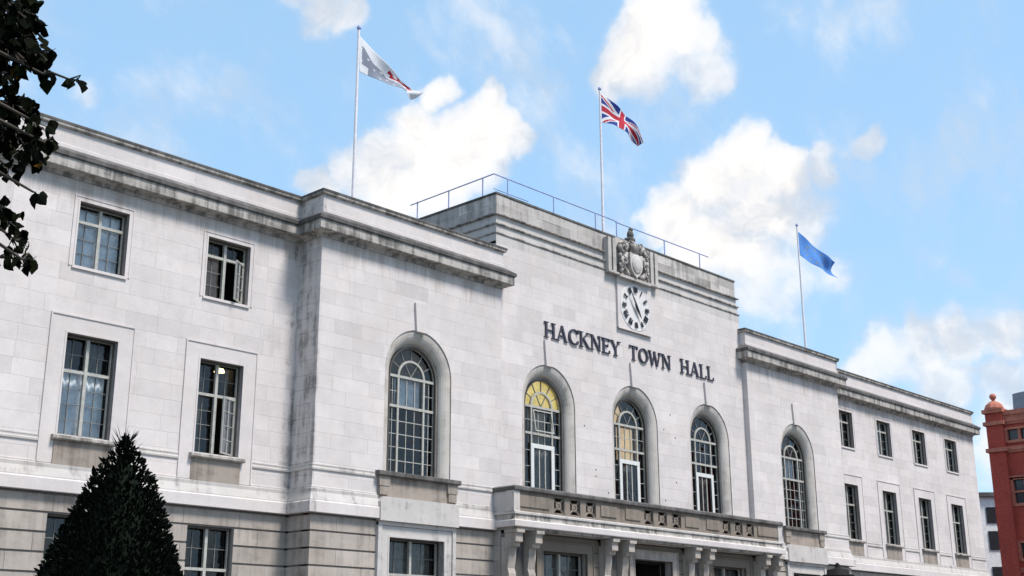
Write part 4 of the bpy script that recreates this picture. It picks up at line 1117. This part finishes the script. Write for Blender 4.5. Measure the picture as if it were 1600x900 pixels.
def red():
    XX = 44.0
    def yz(u, v):
        d = ray(u, v); q = CAM+d*((XX-CAM.x)/d.x); return q.y, q.z
    yc = yz(1540, 640)[0]; ztop = yz(1570, 645)[1]
    e = empty('brick_theatre', (XX, yc, 0)); thing(e, 'red brick corner building with terracotta bands and a ball finial, right of the town hall', 'building')
    def part(mb, name, m, par=None, sm=False):
        o = mb.build(name, m, par if par else e, sm); 
        if par is None: o.location = (-XX, -yc, 0)
        return o
    Y1 = yc-.25; Y0 = yc-40
    # openings along the street face, storey by storey
    zA1, zA0 = yz(1575, 668)[1], yz(1575, 692)[1]
    zB1, zB0 = yz(1580, 745)[1], yz(1580, 791)[1]
    zC1, zC0 = yz(1590, 845)[1], yz(1590, 877)[1]
    wy = yz(1572, 690)[0]
    ops = []
    for k in range(8):
        y1 = wy-k*4.2; y0 = y1-1.75
        for z0, z1 in ((zA0, zA1), (zB0, zB1), (zC0, zC1), (2.4, 4.6)): ops.append((y0, y1, z0, z1))
    W = MB()
    zed = sorted({0, ztop}|{z for o in ops for z in o[2:]})
    for za, zb in zip(zed, zed[1:]):
        xs = [Y0]
        for o in sorted(ops):
            if o[2] <= za and o[3] >= zb: xs += [o[0], o[1]]
        xs.append(Y1)
        for p, q in zip(xs[::2], xs[1::2]): W.box(XX, XX+.5, p, q, za, zb)
    W.box(XX+.5, XX+16, yc-.4, yc-.25, 0, ztop).box(XX+1.5, XX+16, Y0, Y0+.3, 0, ztop)
    part(W, 'wall', M['brick'])
    part(MB().box(XX+.5, XX+16, Y0, yc-.4, ztop-.8, ztop-.6), 'roof', M['roof'])
    for z, h, o in ((yz(1570, 667)[1]+.45, .35, .14), (yz(1553, 703)[1], .30, .18), (yz(1556, 747)[1], .16, .1), (ztop, .35, .2), (zC0-.45, .2, .1)):
        part(MB().box(XX-o, XX+.02, Y0, Y1, z-h/2, z+h/2-.06).box(XX-o*.6, XX+.02, Y0, Y1, z-h/2-.14, z-h/2), 'band', M['terra'])
    for y0, y1, z0, z1 in ops:
        if yz(1601, 700)[0]-14 > y1: continue
        f = MB(); t = .14
        f.box(XX-.06, XX+.2, y0-.02, y0+t, z0, z1).box(XX-.06, XX+.2, y1-t, y1+.02, z0, z1).box(XX-.06, XX+.2, y0+t, y1-t, z1-t, z1).box(XX-.1, XX+.2, y0+t, y1-t, z0-.04, z0+t)
        f.box(XX+.02, XX+.16, (y0+y1)/2-.09, (y0+y1)/2+.09, z0+t, z1-t)
        if z1-z0 > 1.6: f.box(XX+.021, XX+.159, y0+t, y1-t, z0+(z1-z0)*.48-.06, z0+(z1-z0)*.48+.06)
        w = part(f, 'window', M['terra'])
        w2 = MB().box(XX+.20, XX+.21, y0, y1, z0, z1).build('pane', plain_dark, w)
    # corner pilaster with cupola and ball
    tu = MB(); yp = yc-.55
    tu.box(XX-.32, XX+.4, yp-.52, yp+.52, 0, ztop+.1)
    part(tu, 'corner_pier', M['brick'])
    cap = MB()
    for z in (ztop+.15, yz(1553, 663)[1], yz(1553, 705)[1]): part(MB().box(XX-.46, XX+.5, yp-.66, yp+.66, z-.12, z+.12), 'pier_band', M['terra'])
    zt_ = yz(1550, 615)[1]
    cap.lathe([(.58, ztop+.2), (.60, ztop+.36), (.50, ztop+.60), (.28, ztop+.78), (.10, ztop+.85), (.10, zt_-.2)], (XX, yp, 0), 10)
    part(cap, 'cupola', M['terra'])
    part(MB().ball((XX, yp, zt_-.22), .22, 12), 'ball_finial', M['terra'], None, True)
    zp = yz(1590, 628)[1]
    part(MB().add([(XX-.1, yz(1583, 630)[0], ztop), (XX-.1, Y0+20, ztop), (XX-.1, Y0+20, ztop+2.0), (XX-.1, yz(1592, 618)[0], ztop+1.15), (XX-.1, yz(1583, 620)[0], ztop+1.1),
                   (XX+2.5, yz(1583, 630)[0], ztop), (XX+2.5, Y0+20, ztop), (XX+2.5, Y0+20, ztop+2.0), (XX+2.5, yz(1592, 618)[0], ztop+1.15), (XX+2.5, yz(1583, 620)[0], ztop+1.1)],
                  [(0, 1, 2, 3, 4), (9, 8, 7, 6, 5), (0, 5, 6, 1), (1, 6, 7, 2), (2, 7, 8, 3), (3, 8, 9, 4), (4, 9, 5, 0)]), 'dormer', plain('slate_dormer', (.22, .23, .27), .7))
plain_dark = plain('dark_street_glass', (.03, .035, .04), .12)
red()
def pale():
    p = at(1530, 770, 95); q = at(1562, 767, 95)
    e = empty('white_block', (p.x, p.y, 0)); thing(e, 'pale distant block seen in the gap between town hall and red brick building', 'building')
    d = Vector((q.x-p.x, q.y-p.y, 0)); L_ = d.length; d /= L_; n = Vector((d.y, -d.x, 0))
    ang = math.atan2(d.y, d.x); e.rotation_euler = (0, 0, ang); H = p.z
    MB().box(-8, L_+8, 0, 10, 0, H-.3).build('wall', plain('white_render', (.80, .80, .80), .8), e)
    MB().box(-8.3, L_+8.3, -.3, 10.2, H-.3, H).build('roof', M['coping'], e)
    for zc_, h in ((H-1.7, 1.2), (H-3.6, 1.4), (H-6.4, 1.7), (H-9.4, 1.7)):
        for k in range(-4, 6): MB().box(.35+k*2.0, 1.55+k*2.0, -.06, .02, zc_-h/2, zc_+h/2).build('window', plain_dark, e)
pale()
